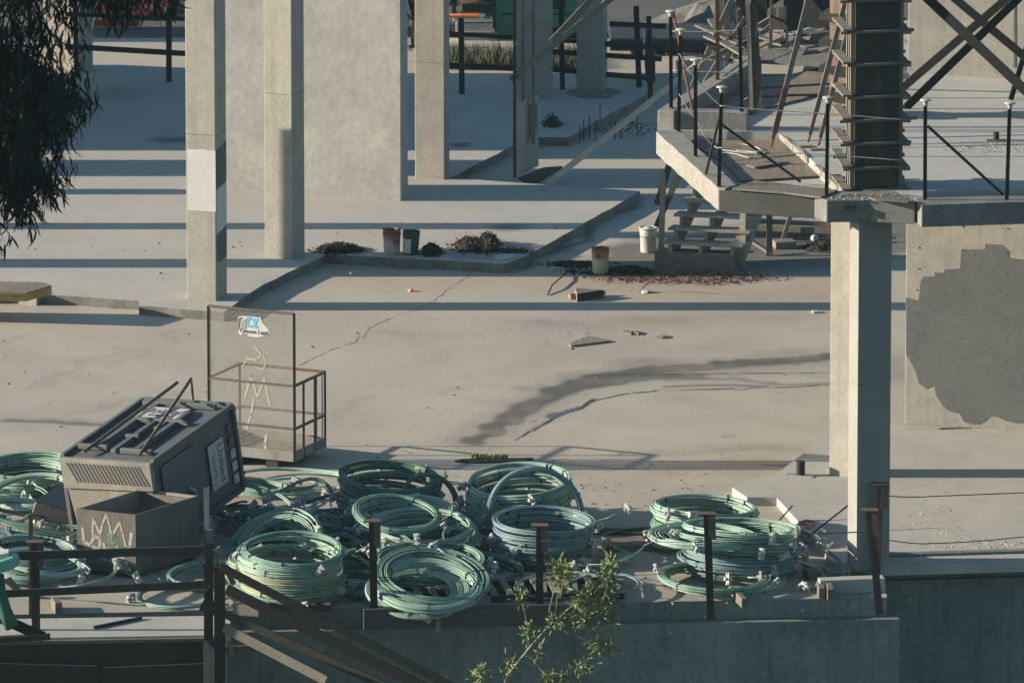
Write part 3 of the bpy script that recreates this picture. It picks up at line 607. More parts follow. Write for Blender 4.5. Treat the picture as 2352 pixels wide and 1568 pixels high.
# leaning plank and the clutter at the back of the deck
t = thing('leaning_plank', G(1735, 267, ZD), 'wide grey planks nailed in an angle, leaning upright at the back of the pit', 'plank')
Yp = G(1735, 265, ZD).y
MB().extr([V(1713, 12, Yp + .3), V(1722, 10, Yp + .3), V(1731, 262, Yp), V(1722, 270, Yp)], Vector((0, .03, 0))).build('edge_board', WOODG, t)
MB().extr([V(1722, 8, Yp + .35), V(1739, 14, Yp + .35), V(1752, 256, Yp), V(1716, 268, Yp)], Vector((0, .025, 0))).build('face_board', mat('brown_grey_board', (.12, .10, .085), (.08, .07, .06), 3, grain='z'), t)
colo = thing('timber_post', G(1930, 300, ZD), 'rust-streaked old plywood column form behind the dark one', 'formwork')
cq = from_front(G(1905, 268, ZD), G(1955, 271, ZD), .3)
MB().prism(cq, ZD, ZD + 4).build('plywood_box', mat('rust_streaked_plywood', (.34, .28, .22), (.25, .19, .14), 2, streak=.9, streak_col=(.26, .10, .05), fine=25, vary=.2), colo)
for yy in (225, 165, 105, 45):
    zz = V(1930, yy, cq[0].y).z; b = MB(); b.abox((cq[0] + cq[2]) / 2 + ZV * (zz - ZD), .62, .5, .09, TA); b.build('yoke_bar', WOODD, colo)
t = thing('plywood_blank', G(1787, 105, ZD + .3), 'small orange plywood blank with a slot, hung between two posts', 'plywood')
Yq = G(1787, 120, ZD + .2).y
b = MB(); b.extr([V(1768, 17, Yq), V(1782, 17, Yq), V(1782, 42, Yq), V(1789, 42, Yq), V(1789, 17, Yq), V(1806, 17, Yq), V(1806, 69, Yq), V(1768, 69, Yq)], Vector((0, .02, 0))).build('panel', PLYN, t)
b = MB(); b.beam(V(1772, -20, Yq + .05), V(1770, 112, Yq + .05), .05, .05); b.beam(V(1807, 60, Yq + .05), V(1808, 112, Yq + .05), .04, .05); b.build('leg', WOODG, t)
MB().beam(V(1769, 37, Yq - .03), V(1807, 52, Yq - .03), .015, .03).build('strap', STEELD, t)
DKP = mat('black_stained_ply', (.03, .035, .035), (.02, .022, .022), 1, fine=20)
Yk = G(1850, 100, ZD + .1).y + 1.4
tag(MB().extr([V(1800, -20, Yk), V(1905, -20, Yk), V(1905, 60, Yk), V(1800, 75, Yk)], Vector((0, .05, 0))).build('dark_sheet', DKP), 'black stained sheet standing behind the plywood blank', 'panel')
tag(MB().extr([V(1852, 70, Yk - .6), V(1854, -10, Yk - .6), V(1905, 45, Yk - .6), V(1905, 70, Yk - .6)], Vector((0, .03, 0))).build('plywood_sheet', PLY), 'bleached triangular plywood sheet beside the rusty channel', 'plywood')
tag(MB().extr([V(1811, 90, Yk - .9), V(1822, 78, Yk - .9), V(1858, 64, Yk - .9), V(1880, 68, Yk - .9), V(1850, 80, Yk - .9), V(1832, 106, Yk - .9)], Vector((0, .04, 0))).build('white_board', WHITE), 'pale painted board tilted under the raking props', 'board')
tag(MB().extr([V(1832, 100, Yk - .8), V(1858, 84, Yk - .8), V(1905, 80, Yk - .8), V(1905, 116, Yk - .8), V(1830, 116, Yk - .8)], Vector((0, .04, 0))).build('blue_sheet', mat('blue_tarp', (.16, .30, .40), (.12, .25, .34), 3)), 'light blue sheet half hidden under the tilted board', 'sheet')
tag(MB().extr([V(1858, 116, Yk - 1.), V(1862, 78, Yk - 1.), V(1905, 72, Yk - 1.), V(1905, 118, Yk - 1.)], Vector((0, .04, 0))).build('plywood_sheet', PLY), 'brown plywood sheet standing in front of the blue sheet', 'plywood')
tag(MB().beam(V(1849, -10, Yk - .75), V(1848, 116, Yk - .75), .05, .04).build('channel_post', RUSTO), 'upright rusty channel beside the black sheet', 'post')
bk = [((1590, 200), (1690, -20), 12), ((1618, 190), (1712, 40), 9), ((1668, -20), (1672, 170), 14), ((1697, 20), (1696, 150), 8), ((1655, 210), (1700, 90), 9), ((1690, 60), (1800, -20), 22), ((1745, -20), (1748, 100), 10), ((1775, 0), (1715, 60), 10)]
for i, (p0, p1, ww) in enumerate(bk):
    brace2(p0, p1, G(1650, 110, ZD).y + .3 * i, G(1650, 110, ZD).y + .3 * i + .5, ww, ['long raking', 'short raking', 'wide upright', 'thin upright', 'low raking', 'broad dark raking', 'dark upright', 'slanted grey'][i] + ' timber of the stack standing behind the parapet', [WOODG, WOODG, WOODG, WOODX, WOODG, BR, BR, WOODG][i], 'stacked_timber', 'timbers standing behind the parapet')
def wedge_sheet(px, dz, label, m):
    return tag(MB().prism(poly(px, ZD + dz), ZD + dz - .05, ZD + dz).build('plywood_sheet', m), label, 'plywood', 'sheets stacked behind the parapet')
tag(MB().extr([V(1715, 130, Yk), V(1718, 70, Yk), V(1768, 40, Yk), V(1768, 112, Yk), V(1740, 130, Yk)], Vector((0, .1, 0))).build('grey_panel', mat('grey_ply_panel', (.15, .145, .13), (.1, .1, .09), 2)), 'grey panel standing between the leaning plank and the plywood blank', 'panel')

for i in range(26):
    r_ = random.Random(700 + i); p = G(r_.uniform(1645, 1905), r_.uniform(85, 150), ZD + .05 + .02 * (i % 4)); a_ = r_.uniform(0, 3.14); L_ = r_.uniform(.3, 1.1); d_ = Vector((math.cos(a_), math.sin(a_), r_.uniform(-.02, .22))) * L_
    tag(MB().beam(p, p + d_, r_.uniform(.05, .22), .03).build('timber_offcut', [WOODX, PLY, WOODD, BR, WOODG][i % 5]), 'timber offcut in the clutter at the back of the deck', 'offcut', 'timber offcuts at the back of the deck')
for i, (x0, x1, y0, y1, m_) in enumerate([(1725, 1762, -20, 88, WOODD), (1690, 1712, -20, 60, BR), (1812, 1850, -20, 50, WOODD), (1640, 1660, -20, 90, WOODG)]):
    tag(MB().extr([V(x0, y1, Yk + .3), V(x1, y1 - 4, Yk + .3), V(x1, y0, Yk + .5), V(x0, y0, Yk + .5)], Vector((0, .06, 0))).build('standing_board', m_, bev=.004), '%s of the boards standing on end behind the deck clutter' % ['widest', 'second from left', 'rightmost', 'leftmost'][i], 'board', 'boards standing on end behind the deck')
# ================================================================== TIMBER STAIR UNDER THE DECK
stair = thing('timber_stair', G(1600, 617), 'weathered open timber stair climbing away under the deck', 'stair')
ST = mat('stair_timber', (.34, .31, .26), (.24, .22, .19), 3, grain='x', fine=50, vary=.2)
fx, fy = gx(math.radians(12)), gy(TA)
o = G(1503, 617); Wd = 188 / 142
MB().box(o + fx * Wd / 2 + fy * .14 + ZV * .15, fx * Wd / 2, fy * .14, ZV * .15).build('bottom_box', mat('reddish_box_board', (.2, .165, .145), (.15, .13, .12), 3, grain='x'), stair, bev=.004)
steps = []
for i in range(1, 7):
    p = G(1508 + 13.2 * i + (4 if i > 3 else 0), 586 - 31.8 * i, .28 + .19 * i); steps.append(p)
    Ww = Wd * (1 + .015 * i)
    MB().box(p + fx * Ww / 2 + fy * .13 - ZV * .025, fx * Ww / 2, fy * .15, ZV * .022).build('tread', ST, stair, bev=.004, jit=.002)
for s in (.12, .62, 1.15):
    b = MB()
    for i, p in enumerate(steps): b.box(p + fx * s + fy * .15 - ZV * .12, fx * .03, fy * .13, ZV * .075)
    b.beam(o + fx * s + fy * .35 + ZV * .05, steps[-1] + fx * s + fy * .3 - ZV * .2, .05, .22); b.build('stringer', ST, stair)
b = MB(); b.beam(V(1517, 616, o.y + .05), V(1524, 395, o.y + .2), .09, .04, fy); b.build('handrail_post', WOODG, stair)
b = MB(); b.beam(V(1508, 520, o.y + .3), V(1562, 395, o.y + .9), .09, .04, fy); b.build('handrail_brace', WOODD, stair)
b = MB(); b.beam(V(1509, 470, o.y + .2), V(1540, 370, o.y + .2), .10, .04, fy); b.build('handrail_brace', WOODD, stair)
b = MB(); b.beam(V(1705, 614, o.y - .1), V(1707, 440, o.y - .1), .10, .04, fy); b.build('handrail_post', ST, stair)
b = MB(); b.beam(V(1702, 606, o.y + .1), V(1760, 450, o.y + 1.4), .05, .16, ZV); b.build('side_stringer', ST, stair)
tag(MB().beam(G(1767, 587), toY(1767, 400, (1767, 587)), .10, .09).build('timber_prop', WOODG), 'square timber prop beside the stair, half sunlit', 'prop')
tag(MB().beam(G(1797, 556), toY(1832, 440, (1797, 556)), .07, .05).build('timber_prop', ST), 'slanting pale prop to the right of the stair', 'prop')
tag(MB().beam(toY(1722, 550, (1760, 582)), G(1772, 583, .03), .1, .04).build('timber_brace', ST), 'short pale brace between the stair and the square prop', 'timber')
tag(MB().abox(G(1800, 568), .35, .3, .12, TB).build('timber_block', WOODG, bev=.01), 'timber block under the slanting prop', 'block')
for i, (a_, c_, h_) in enumerate([((1715, 508), (1925, 520), .1), ((1720, 521), (1928, 530), .1), ((1730, 488), (1915, 493), .08), ((1722, 470), (1900, 476), .1)]):
    tag(MB().beam(G(*a_, .2), G(*c_, .2), .14, h_).build('long_timber', [WOODX, WOODX, WOODG, WOODX][i], bev=.005), '%s of the long timbers lying on blocks behind the stair' % ['second nearest', 'nearest', 'third nearest', 'farthest'][i], 'timber', 'long timbers lying behind the stair')
for xx, yy in ((1745, 532), (1830, 537), (1905, 541)): tag(MB().abox(G(xx, yy), .3, .35, .13, TA).build('timber_block', WOODG, bev=.008), 'dark bearer block under the %s of the long timbers' % {1745: 'left end', 1830: 'middle', 1905: 'right end'}[xx], 'block', 'bearers under the long timbers')
b = MB().lathe(G(1867, 560) + ZV * .09, [(.0, 0), (.05, .004), (.058, .02), (.058, .08), (.05, .1), (0, .102)], 16, Vector((.5, -.8, .3))); tag(b.build('plastic_cup', CAPW, smooth=True), 'pale round tub lying on its side under the deck', 'tub')

# ================================================================== BUCKETS
def bucket(cx, ybot, wpx, hpx, label, m, lid=False, tilt=0, rim=True, inner=DIRT):
    p = G(cx, ybot - wpx / 2 * SP * .9, ZS if ybot < 590 and cx < 1100 else 0); s = 141.0; r = wpx / 2 / s; h = hpx / s / CP - r * SP * .2
    t = thing('bucket', p, label, 'bucket', 'buckets left around the yard'); ax = Vector((math.sin(tilt), 0, math.cos(tilt)))
    prof = [(r * .86, 0), (r * .88, .01), (r * .95, h * .72), (r * 1.0, h * .73), (r * 1.0, h * .75), (r * .955, h * .76), (r * .96, h * .84), (r * 1.02, h * .85), (r * 1.02, h * .87), (r * .965, h * .88), (r * .975, h * .97), (r * 1.05, h * .975), (r * 1.05, h)]
    b = MB(); b.lathe(p, prof + ([] if lid else [(r * .98, h), (r * .93, h * .93), (r * .88, h * .5)]), 26, ax); b.build('pail', m, t, smooth=True)
    if lid: MB().lathe(p + ax * (h * .975), [(r * 1.07, 0), (r * 1.08, h * .05), (r * 1.0, h * .06), (r * .93, h * .06), (r * .9, h * .035), (r * .5, h * .035), (r * .48, h * .06), (.0, h * .06)], 26, ax).build('lid', m, t, smooth=True)
    else: MB().lathe(p + ax * h * .5, [(r * .9, 0), (r * .89, .01), (0, .03)], 18, ax).build('contents', inner, t)
    hp = [p + ax * (h * .86) + Vector((math.cos(a) * r * 1.03, math.sin(a) * r * 1.03, 0)) - ZV * (.10 * math.sin(-a)) for a in [math.pi + .2 * k * math.pi for k in range(6)]]
    MB().tube(hp, .0035, 5).build('handle', STEELG, t); return t, p, r, h
RB = mat('rust_over_white_pail', (.46, .42, .36), (.36, .32, .27), 5, streak=.4, streak_col=(.2, .09, .05), fine=30, blobs=[((0, 0, .36), .5, .5, .13, (.16, .06, .035), .95), ((.08, -.1, .22), .1, .2, .09, (.14, .05, .03), .9)], spec=.4, vary=.2)
RB2 = mat('half_rusted_pail', (.50, .46, .38), (.38, .32, .24), 5, streak=.4, streak_col=(.33, .2, .1), fine=30, blobs=[((0, 0, .40), .5, .5, .17, (.22, .075, .035), .95), ((-.04, -.1, .3), .06, .1, .06, (.09, .03, .025), .9)], vary=.2)
DKB = mat('dark_grey_pail', (.055, .06, .06), (.035, .04, .04), 4, rough=.6)
bucket(900, 586, 42, 57, 'white bucket with a rusty upper half on the slab edge, left of the dark one', RB)
t, p, r, h = bucket(943, 587, 40, 54, 'dark grey bucket with a pale label beside the rusty white one', DKB, tilt=.04)
b = MB(); a0, a1 = math.radians(195), math.radians(270); vs = []; 
for k in range(9):
    a = a0 + (a1 - a0) * k / 8
    for zz in (.03, h * .7): rr_ = (r * (.88 + .08 * zz / h)) + .008; vs.append(p + Vector((math.cos(a) * rr_ + zz * .04, math.sin(a) * rr_, zz)))
b.raw(vs, [(2 * k, 2 * k + 2, 2 * k + 3, 2 * k + 1) for k in range(8)]).build('label', BUCK, t)
bucket(1489, 582, 41, 56, 'clean pale grey bucket with a lid standing beside the stair', BUCK, lid=True)
bucket(1379, 630, 41, 58, 'rusty orange-topped bucket standing alone in the middle of the yard', RB2)
t = thing('pipe_stub', G(1839, 1090, .13), 'short black pipe stub on a steel base plate near the two pale columns', 'pipe')
MB().cyl(G(1839, 1091, .13), toY(1839, 1058, (1839, 1091), .13), .065, n=18).build('pipe', BLACKR, t, smooth=False); MB().abox(G(1838, 1092, .13), .42, .16, .014, TA).build('base_plate', STEELG, t)
t = thing('pipe_stub', G(2288, 295, ZD), 'small pipe stub on the deck near the far wall', 'pipe'); MB().cyl(G(2288, 322, ZD), toY(2288, 304, (2288, 322), ZD), .045, n=12).build('pipe', STEELD, t); MB().abox(G(2288, 323, ZD), .28, .12, .012, 0).build('base_plate', RUSTO, t)

# ================================================================== DEBRIS
def pile(px, z, label, n=420, m=DIRT, sticks=.25, h=.12, seed=1, hang=0, flat=False, cat='debris pile', group='heaps of swept debris'):
    r_ = random.Random(seed); (x0, x1, y0, y1) = px; c0 = G((x0 + x1) / 2, (y0 + y1) / 2, z); rx, ry = (x1 - x0) / 2 / 142, (y1 - y0) / 2 / 31
    t = thing('debris_pile', c0, label, cat, group); b, s_ = MB(), MB()
    if not flat:                          # mound body
        vs = [c0 + ZV * h * .7]; 
        for k in range(3):
            for i in range(14): a = i / 14 * 6.283; f = (.3, .6, .88)[k] * r_.uniform(.85, 1.1); vs.append(c0 + Vector((math.cos(a) * rx * f, math.sin(a) * ry * f, h * (.66, .42, -.01)[k] * r_.uniform(.7, 1.2))))
        fs = [(0, 1 + i, 1 + (i + 1) % 14) for i in range(14)] + [(1 + 14 * k + i, 1 + 14 * (k + 1) + i, 1 + 14 * (k + 1) + (i + 1) % 14, 1 + 14 * k + (i + 1) % 14) for k in range(2) for i in range(14)]
        b.raw(vs, fs)
    for i in range(n):
        a, f = r_.uniform(0, 6.283), (r_.random() ** .5 * 1.02 if r_.random() < .8 else r_.uniform(.9, 1.35)); p = c0 + Vector((math.cos(a) * rx * f, math.sin(a) * ry * f, (0 if flat else max(0, h * .85 * (1 - f ** 2.2)) * r_.uniform(.8, 1.12)) + .004))
        if r_.random() < sticks:
            d = Vector((r_.uniform(-1, 1), r_.uniform(-1, 1), r_.uniform(-.2, .5))).normalized() * r_.uniform(.03, .10); s_.beam(p, p + d, .006, .006)
        else:
            sz = r_.uniform(.005, .013) if m is CONC else r_.uniform(.008, .026); u = Vector((r_.uniform(-1, 1), r_.uniform(-1, 1), r_.uniform(-.6, .6))).normalized() * sz; v_ = u.orthogonal().normalized() * sz * r_.uniform(.4, 1); v_.rotate(Matrix.Rotation(r_.uniform(0, 3), 3, u))
            b.raw([p - u - v_, p + u - v_, p + u + v_, p - u + v_], [(0, 1, 2, 3)])
    b.build('heap', m, t); s_.build('twigs', DTW if m is DIRT else DIRTR, t)
pile((722, 836, 565, 584), ZS, 'long low heap of brown debris right of the second column foot', 700, h=.13, seed=1)
pile((966, 1014, 568, 590), ZS, 'rounded dark heap spilled beside the dark bucket', 420, h=.15, seed=2, sticks=.08)
pile((1036, 1122, 556, 582), ZS, 'left lump of the double heap of brown debris on the slab corner', 500, h=.19, seed=3)
pile((1092, 1150, 550, 584), ZS, 'taller right lump of the double heap of brown debris', 500, h=.26, seed=4)
pile((1140, 1216, 572, 584), ZS, 'thin trail of twigs ending at the slab corner', 260, h=.05, seed=5, sticks=.7)
pile((1255, 1400, 600, 614), 0, 'dark strip of soil beside the lone rusty bucket', 500, h=.03, seed=6, sticks=.1)
pile((1390, 1500, 616, 634), 0, 'dark soil heap between the rusty bucket and the stair', 500, h=.10, seed=7, sticks=.05)
pile((1400, 1760, 625, 652), 0, 'scatter of red-brown leaves in front of the stair', 1500, DIRTR, flat=True, seed=8, sticks=.25)
pile((1300, 1480, 614, 632), 0, 'dark crumbs scattered around the foot of the rusty bucket', 600, flat=True, seed=9, sticks=.1)
pile((1845, 1930, 558, 580), 0, 'rubble heap beneath the deck beside the round tub', 300, h=.08, seed=10)
for i, (a0, a1, b0, b1, z_) in enumerate([(330, 560, 702, 712, 0), (2180, 2340, 962, 984, .13), (2190, 2340, 1240, 1262, .13), (2090, 2200, 1150, 1250, .13), (560, 740, 690, 700, 0), (2200, 2352, 330, 352, ZD)]):
    if i == 4: continue
    pile((a0, a1, b0, b1), z_, ['chips and crumbs along the foot of the raised slab at the left', 'grit along the foot of the right wall', 'gravelly grit behind the bottom right kerb', 'sparse pebbles on the raised floor at the right', '', 'sparse gravel on the upper deck'][i], [160, 160, 110, 70, 0, 160][i], CONC, flat=True, seed=20 + i, sticks=.05, cat='grit', group='scattered grit')
pile((60, 1880, 745, 1000), 0, 'sparse specks of grit over the open yard floor', 70, WOODG, flat=True, seed=51, sticks=.12, cat='grit', group='scattered grit')
pile((60, 1150, 470, 640), ZS, 'sparse specks of grit over the raised slab', 50, WOODG, flat=True, seed=52, sticks=.12, cat='grit', group='scattered grit')
pile((500, 1950, 1080, 1390), 0, 'litter of chips between the cable coils', 700, WOODG, flat=True, seed=53, sticks=.3, cat='grit', group='scattered grit')
def chip(px, z, th, label, m=PLY, name='board_offcut'): return tag(MB().prism(poly(px, z + th), z, z + th).build(name, m, bev=.003), label, 'offcut', 'offcuts on the yard floor')
chip([(1306, 789), (1312, 793), (1400, 782), (1395, 779), (1351, 770)], 0, .03, 'pale triangular plywood offcut, the largest in the open yard')
chip([(1427, 762), (1434, 758), (1455, 759), (1450, 765)], 0, .035, 'small dark-edged offcut, left of the little pair')
chip([(1452, 763), (1460, 758), (1472, 761), (1466, 766)], 0, .03, 'small dark-edged offcut, right of the little pair')
chip([(1508, 773), (1528, 767), (1531, 772), (1522, 774)], 0, .03, 'tiny offcut lying to the right of the little pair')
chip([(1864, 712), (1876, 712), (1884, 715), (1868, 716)], 0, .03, 'tiny pale offcut near the foot of the two right columns', CAPW)
t = thing('wedge_box', G(1345, 680), 'low open wedge-shaped plywood box lying in the yard', 'box')
w0, w1, w2 = G(1326, 675, .13), G(1384, 666, .13), G(1322, 662, .13)
MB().prism([w0, w1, w2], .11, .135).build('top', WOODX, t); MB().beam(w0 - ZV * .07, w1 - ZV * .07, .02, .13).build('side', WOODD, t); MB().beam(w0 - ZV * .065, w2 - ZV * .065, .02, .13).build('side', ST, t)
t = thing('tube_offcut', G(1310, 680), 'short brown tube lying against the wedge-shaped box', 'tube'); MB().cyl(G(1308, 681, .05), G(1388, 672, .05), .045, n=14).build('pipe', mat('card_tube', (.3, .2, .13), (.2, .14, .1), 4), t)
def rodpx(pts, label, r=.012, m=STEELD): return tag(MB().tube([G(x, y, z_) for x, y, z_ in pts], r, 6).build('bent_rod', m, smooth=True), label, 'rod', 'loose rods in the yard')
rodpx([(1258, 677, .01), (1268, 655, .06), (1290, 636, .06), (1305, 622, .03), (1331, 603, .01)], 'bent dark rod lying left of the wedge-shaped box')
rodpx([(1469, 671, .01), (1484, 652, .12), (1500, 636, .28)], 'rusty rod leaning up from the leaf scatter', m=RUST)
tag(MB().lathe(G(1484, 672), [(.0, 0), (.09, .01), (.07, .04), (0, .05)], 9).build('crumpled_rag', CAPW, jit=.01), 'crumpled pale rag beside the leaning rusty rod', 'rag')
tag(MB().lathe(G(943, 669), [(.0, 0), (.05, .01), (.035, .035), (0, .04)], 7).build('orange_scrap', ORANGE, jit=.01), 'tiny orange scrap in the open yard', 'scrap')
tag(MB().prism(poly([(1136, 590), (1150, 582), (1185, 582), (1180, 591), (1150, 594)], ZS + .03), ZS, ZS + .03).build('foam_sheet', CAPW, bev=.006), 'flat pale foam pad on the slab corner', 'pad')
t = thing('spreader_beam', G(40, 690), 'yellow-edged platform resting on the slab edge at the far left', 'platform')
zt = .55; pp = poly([(-300, 662), (60, 672), (118, 655), (100, 648), (-300, 640)], zt); MB().prism(pp, zt - .03, zt).build('deck_board', PLY, t)
pp = poly([(-300, 662.5), (60, 672.5), (118.5, 655.5), (100, 650), (-300, 644)], zt - .031); MB().prism(pp, zt - .17, zt - .032).build('yellow_frame', YEL, t)
b = MB(); b.abox(G(70, 697, 0), .3, .25, .2, TA); b.abox(G(-60, 690, 0), .4, .4, zt - .18, TA); b.build('support', CONC, t)
chip([(1045, 1057), (1060, 1053), (1225, 1050), (1205, 1057), (1090, 1060)], 0, .03, 'long thin board lying beyond the coils', WOODD)
b = MB(); r_ = random.Random(5)
for i in range(240):
    p = G(r_.uniform(1085, 1165), r_.gauss(1054, 1.5)); b.tube([p, p + Vector((r_.uniform(-.03, .03), r_.uniform(-.03, .03), r_.uniform(.03, .09)))], .006, 3)
tag(b.build('weed_tuft', LEAFY), 'low weeds growing beside the long thin board', 'weeds')
# ================================================================== MAN BASKET
th = math.radians(24); ax, ay = gx(th), gy(th)
FR = G(677, 1060, .12); Wb, Db = 1.42, 1.08
bk = thing('lifting_basket', G(677, 1063), 'rusty steel work basket with a tall mesh screen and a torn company sign', 'work basket')
def bp(u, v, z): return FR - ax * u + ay * v + ZV * (z - .12)
HT = toY(687, 704, (677, 1060)).z; HR = 1.28
DRU = mat('dull_red_rust', (.14, .07, .05), (.09, .055, .04), 9, fine=60)
TUBE = mat('rusty_tube', (.13, .10, .085), (.085, .068, .058), 8, fine=50, vary=.3)
def bar(name, p, q, w_=.035, m=None): MB().beam(p, q, w_, w_, (0, -1, 0) if abs((q - p).normalized().z) > .9 else None).build(name, m or TUBE, bk)
for u in (0, Wb): bar('upright', bp(u, 0, .12), bp(u, 0, HT), .042)
bar('top_rail', bp(0, 0, HT), bp(Wb, 0, HT), .035, TUBE)
for u in (0, Wb): bar('corner_post', bp(u, Db, .12), bp(u, Db, HR), .035)
for u, v, m_ in ((0, .32, STEELG), (0, .72, STEELG)): bar('side_post', bp(u, v, .12), bp(u, v, HR), .035, TUBE)
bar('gate_post', bp(.0, .78, .2), bp(.0, .78, HR), .02, STEELG); bar('gate_post', bp(0, .98, .2), bp(0, .98, HR), .02, STEELG)
for z_ in (HR, .62):
    bar('guard_rail', bp(0, Db, z_), bp(Wb, Db, z_), .035, DRU if z_ > 1 else TUBE); bar('guard_rail', bp(0, 0, z_), bp(0, Db, z_)); bar('guard_rail', bp(Wb, 0, z_), bp(Wb, Db, z_)); bar('guard_rail', bp(0, 0, z_), bp(Wb, 0, z_))
b = MB(); b.hexa([bp(0, 0, .12), bp(Wb, 0, .12), bp(Wb, Db, .12), bp(0, Db, .12)][::-1], [bp(0, 0, .15), bp(Wb, 0, .15), bp(Wb, Db, .15), bp(0, Db, .15)][::-1]); b.build('floor_plate', mat('dusty_floor_plate', (.25, .22, .17), (.18, .15, .12), 4), bk)
TOE = mat('grey_toe_board', (.22, .225, .21), (.15, .14, .13), 6, streak=.3, streak_col=(.15, .09, .06))
for p, q in ((bp(0, -.01, .2), bp(Wb, -.01, .2)), (bp(Wb, 0, .2), bp(Wb, Db, .2)), (bp(Wb, Db, .2), bp(0, Db, .2)), (bp(-.005, 0, .2), bp(-.005, Db, .2))): MB().beam(p, q, .012, .16).build('toe_board', TOE, bk)
for u in (.35, .95): MB().beam(bp(u, -.06, .06), bp(u, Db + .06, .06), .2, .1).build('fork_pocket', STEELD, bk)
# mesh screen: real wires
b = MB(); n1, n2 = 72, 116; ww = .0042; zz0 = .14
for i in range(1, n1): u = Wb * i / n1; b.beam(bp(u, .004, zz0), bp(u, .004, HT), ww, ww, (0, -1, 0))
for i in range(1, n2): z_ = zz0 + (HT - zz0) * i / n2; b.beam(bp(0, 0, z_), bp(Wb, 0, z_), ww, ww)
b.build('mesh_screen', mat('dull_mesh_wire', (.36, .34, .30), (.28, .26, .225), 4), bk)
fn_ = -ay
def bs(px, py, off=.006):                 # photo point on the screen plane
    r = ray(px, py); tt = (FR - CAM).dot(ay) / r.dot(ay); return CAM + r * tt - ay * off
sg = MB().extr([bs(*p) for p in [(547, 728), (553, 725), (585, 727), (594, 729), (598, 727), (601, 734), (604, 742), (612, 750), (619, 760), (620, 766), (616, 768), (606, 769), (602, 773), (590, 774), (572, 772), (568, 766), (560, 765), (553, 769), (548, 765), (549, 757)]], -ay * .004).build('torn_sign', WHITE, bk)
def sub(bm, name, m, root, par): o_ = bm.build(name, m, root); o_.parent = par; return o_
def px2(pts, m, nm, off): sub(MB().extr([bs(x, y, off) for x, y in pts], -ay * .002), nm, m, bk, sg)
px2([(567, 728), (577, 727), (577, 734), (573, 735), (573, 747), (580, 748), (580, 752), (570, 751), (567, 748)], BLUEP, 'blue_emblem', .012)
px2([(578, 730), (593, 731), (594, 737), (589, 742), (595, 754), (587, 754), (583, 749), (579, 749), (580, 745), (586, 744), (582, 738)], BLUEP, 'blue_emblem', .012)
px2([(549, 730), (556, 728), (558, 730), (553, 733), (551, 745), (550, 756), (548, 756)], TUBE, 'peeled_patch', .012)
px2([(556, 735), (561, 733), (566, 731), (566, 757), (560, 758), (556, 752), (553, 756), (553, 746)], mat('sign_scar', (.30, .28, .25), (.26, .24, .21), 5), 'peeled_patch', .012)
tx = text_mesh('Queens Land', .086, bs(584, 765.5, .013), ax, ZV + ax * 0); sub(tx, 'lettering', INK, bk, sg)
FSP = mat('faded_scrawl_paint', (.40, .37, .31), (.33, .3, .26), 40)
for pts_, wd in (([(586, 797), (600, 814), (590, 826), (566, 822)], .03), ([(604, 814), (612, 832), (604, 850), (588, 842)], .022), ([(562, 915), (577, 863), (592, 913), (607, 868), (620, 930)], .03), ([(583, 916), (577, 951), (567, 984)], .035), ([(557, 841), (566, 828)], .02), ([(612, 1000), (609, 1018), (611, 1036)], .05)):
    bb = MB(); pp = [bs(x, y, .008) for x, y in pts_]
    for i in range(len(pp) - 1):
        d_ = (pp[i + 1] - pp[i]).normalized(); s_ = d_.cross(-ay).normalized() * wd * .4; bb.extr([pp[i] - s_ - d_ * wd * .4, pp[i + 1] - s_ + d_ * wd * .4, pp[i + 1] + s_ + d_ * wd * .4, pp[i] + s_ - d_ * wd * .4], -ay * .001)
    bb.build('faded_scrawl', FSP, bk)
# ================================================================== TIPPED PORTABLE TOILET
Cn = G(373, 1243, .02)                    # lowest corner
def sv(dx, dy, d): return (Vector((1, 0, 0)) * dx + Vector((0, SP, CP)) * (-dy) + Vector((0, CP, -SP)) * d) / 151.0
U1, U2, U3 = sv(-200, -12, 110), sv(167, -122, 289), sv(24, 183, 63)
a1 = U1.normalized(); a2 = (U2 - a1 * U2.dot(a1)).normalized(); a3 = (U3 - a1 * U3.dot(a1) - a2 * U3.dot(a2)).normalized()
LL = (U1.length, U2.length, U3.length)
Cn = V(349, 1061, Cn.y - .0) + Vector((0, 0, 0)); TC = Cn             # near top corner
low = min((TC + a3 * LL[2]).z, (TC + a3 * LL[2] + a1 * LL[0]).z)
TC = TC - ray(349, 1061).normalized() * ((low - .03) / ray(349, 1061).normalized().z)
wc = thing('portable_toilet', TC + a3 * LL[2], 'grey plastic portable toilet tipped over onto the green coils', 'portable toilet')
def tp(u, v, z_): return TC + a1 * u * LL[0] + a2 * v * LL[1] + a3 * z_ * LL[2]
def tpan(name, pts, off, thk, m, nrm, bev=.0): return MB().extr([tp(*p) + nrm * off for p in pts], nrm * thk).build(name, m, wc, bev=bev)
MB().box(tp(.5, .5, .5), a1 * LL[0] * .485, a2 * LL[1] * .49, a3 * LL[2] * .485).build('cabin', TOIL, wc, bev=.03)
T_, Rr, Fr = -a3, -a1, -a2                # outward normals of the three seen sides
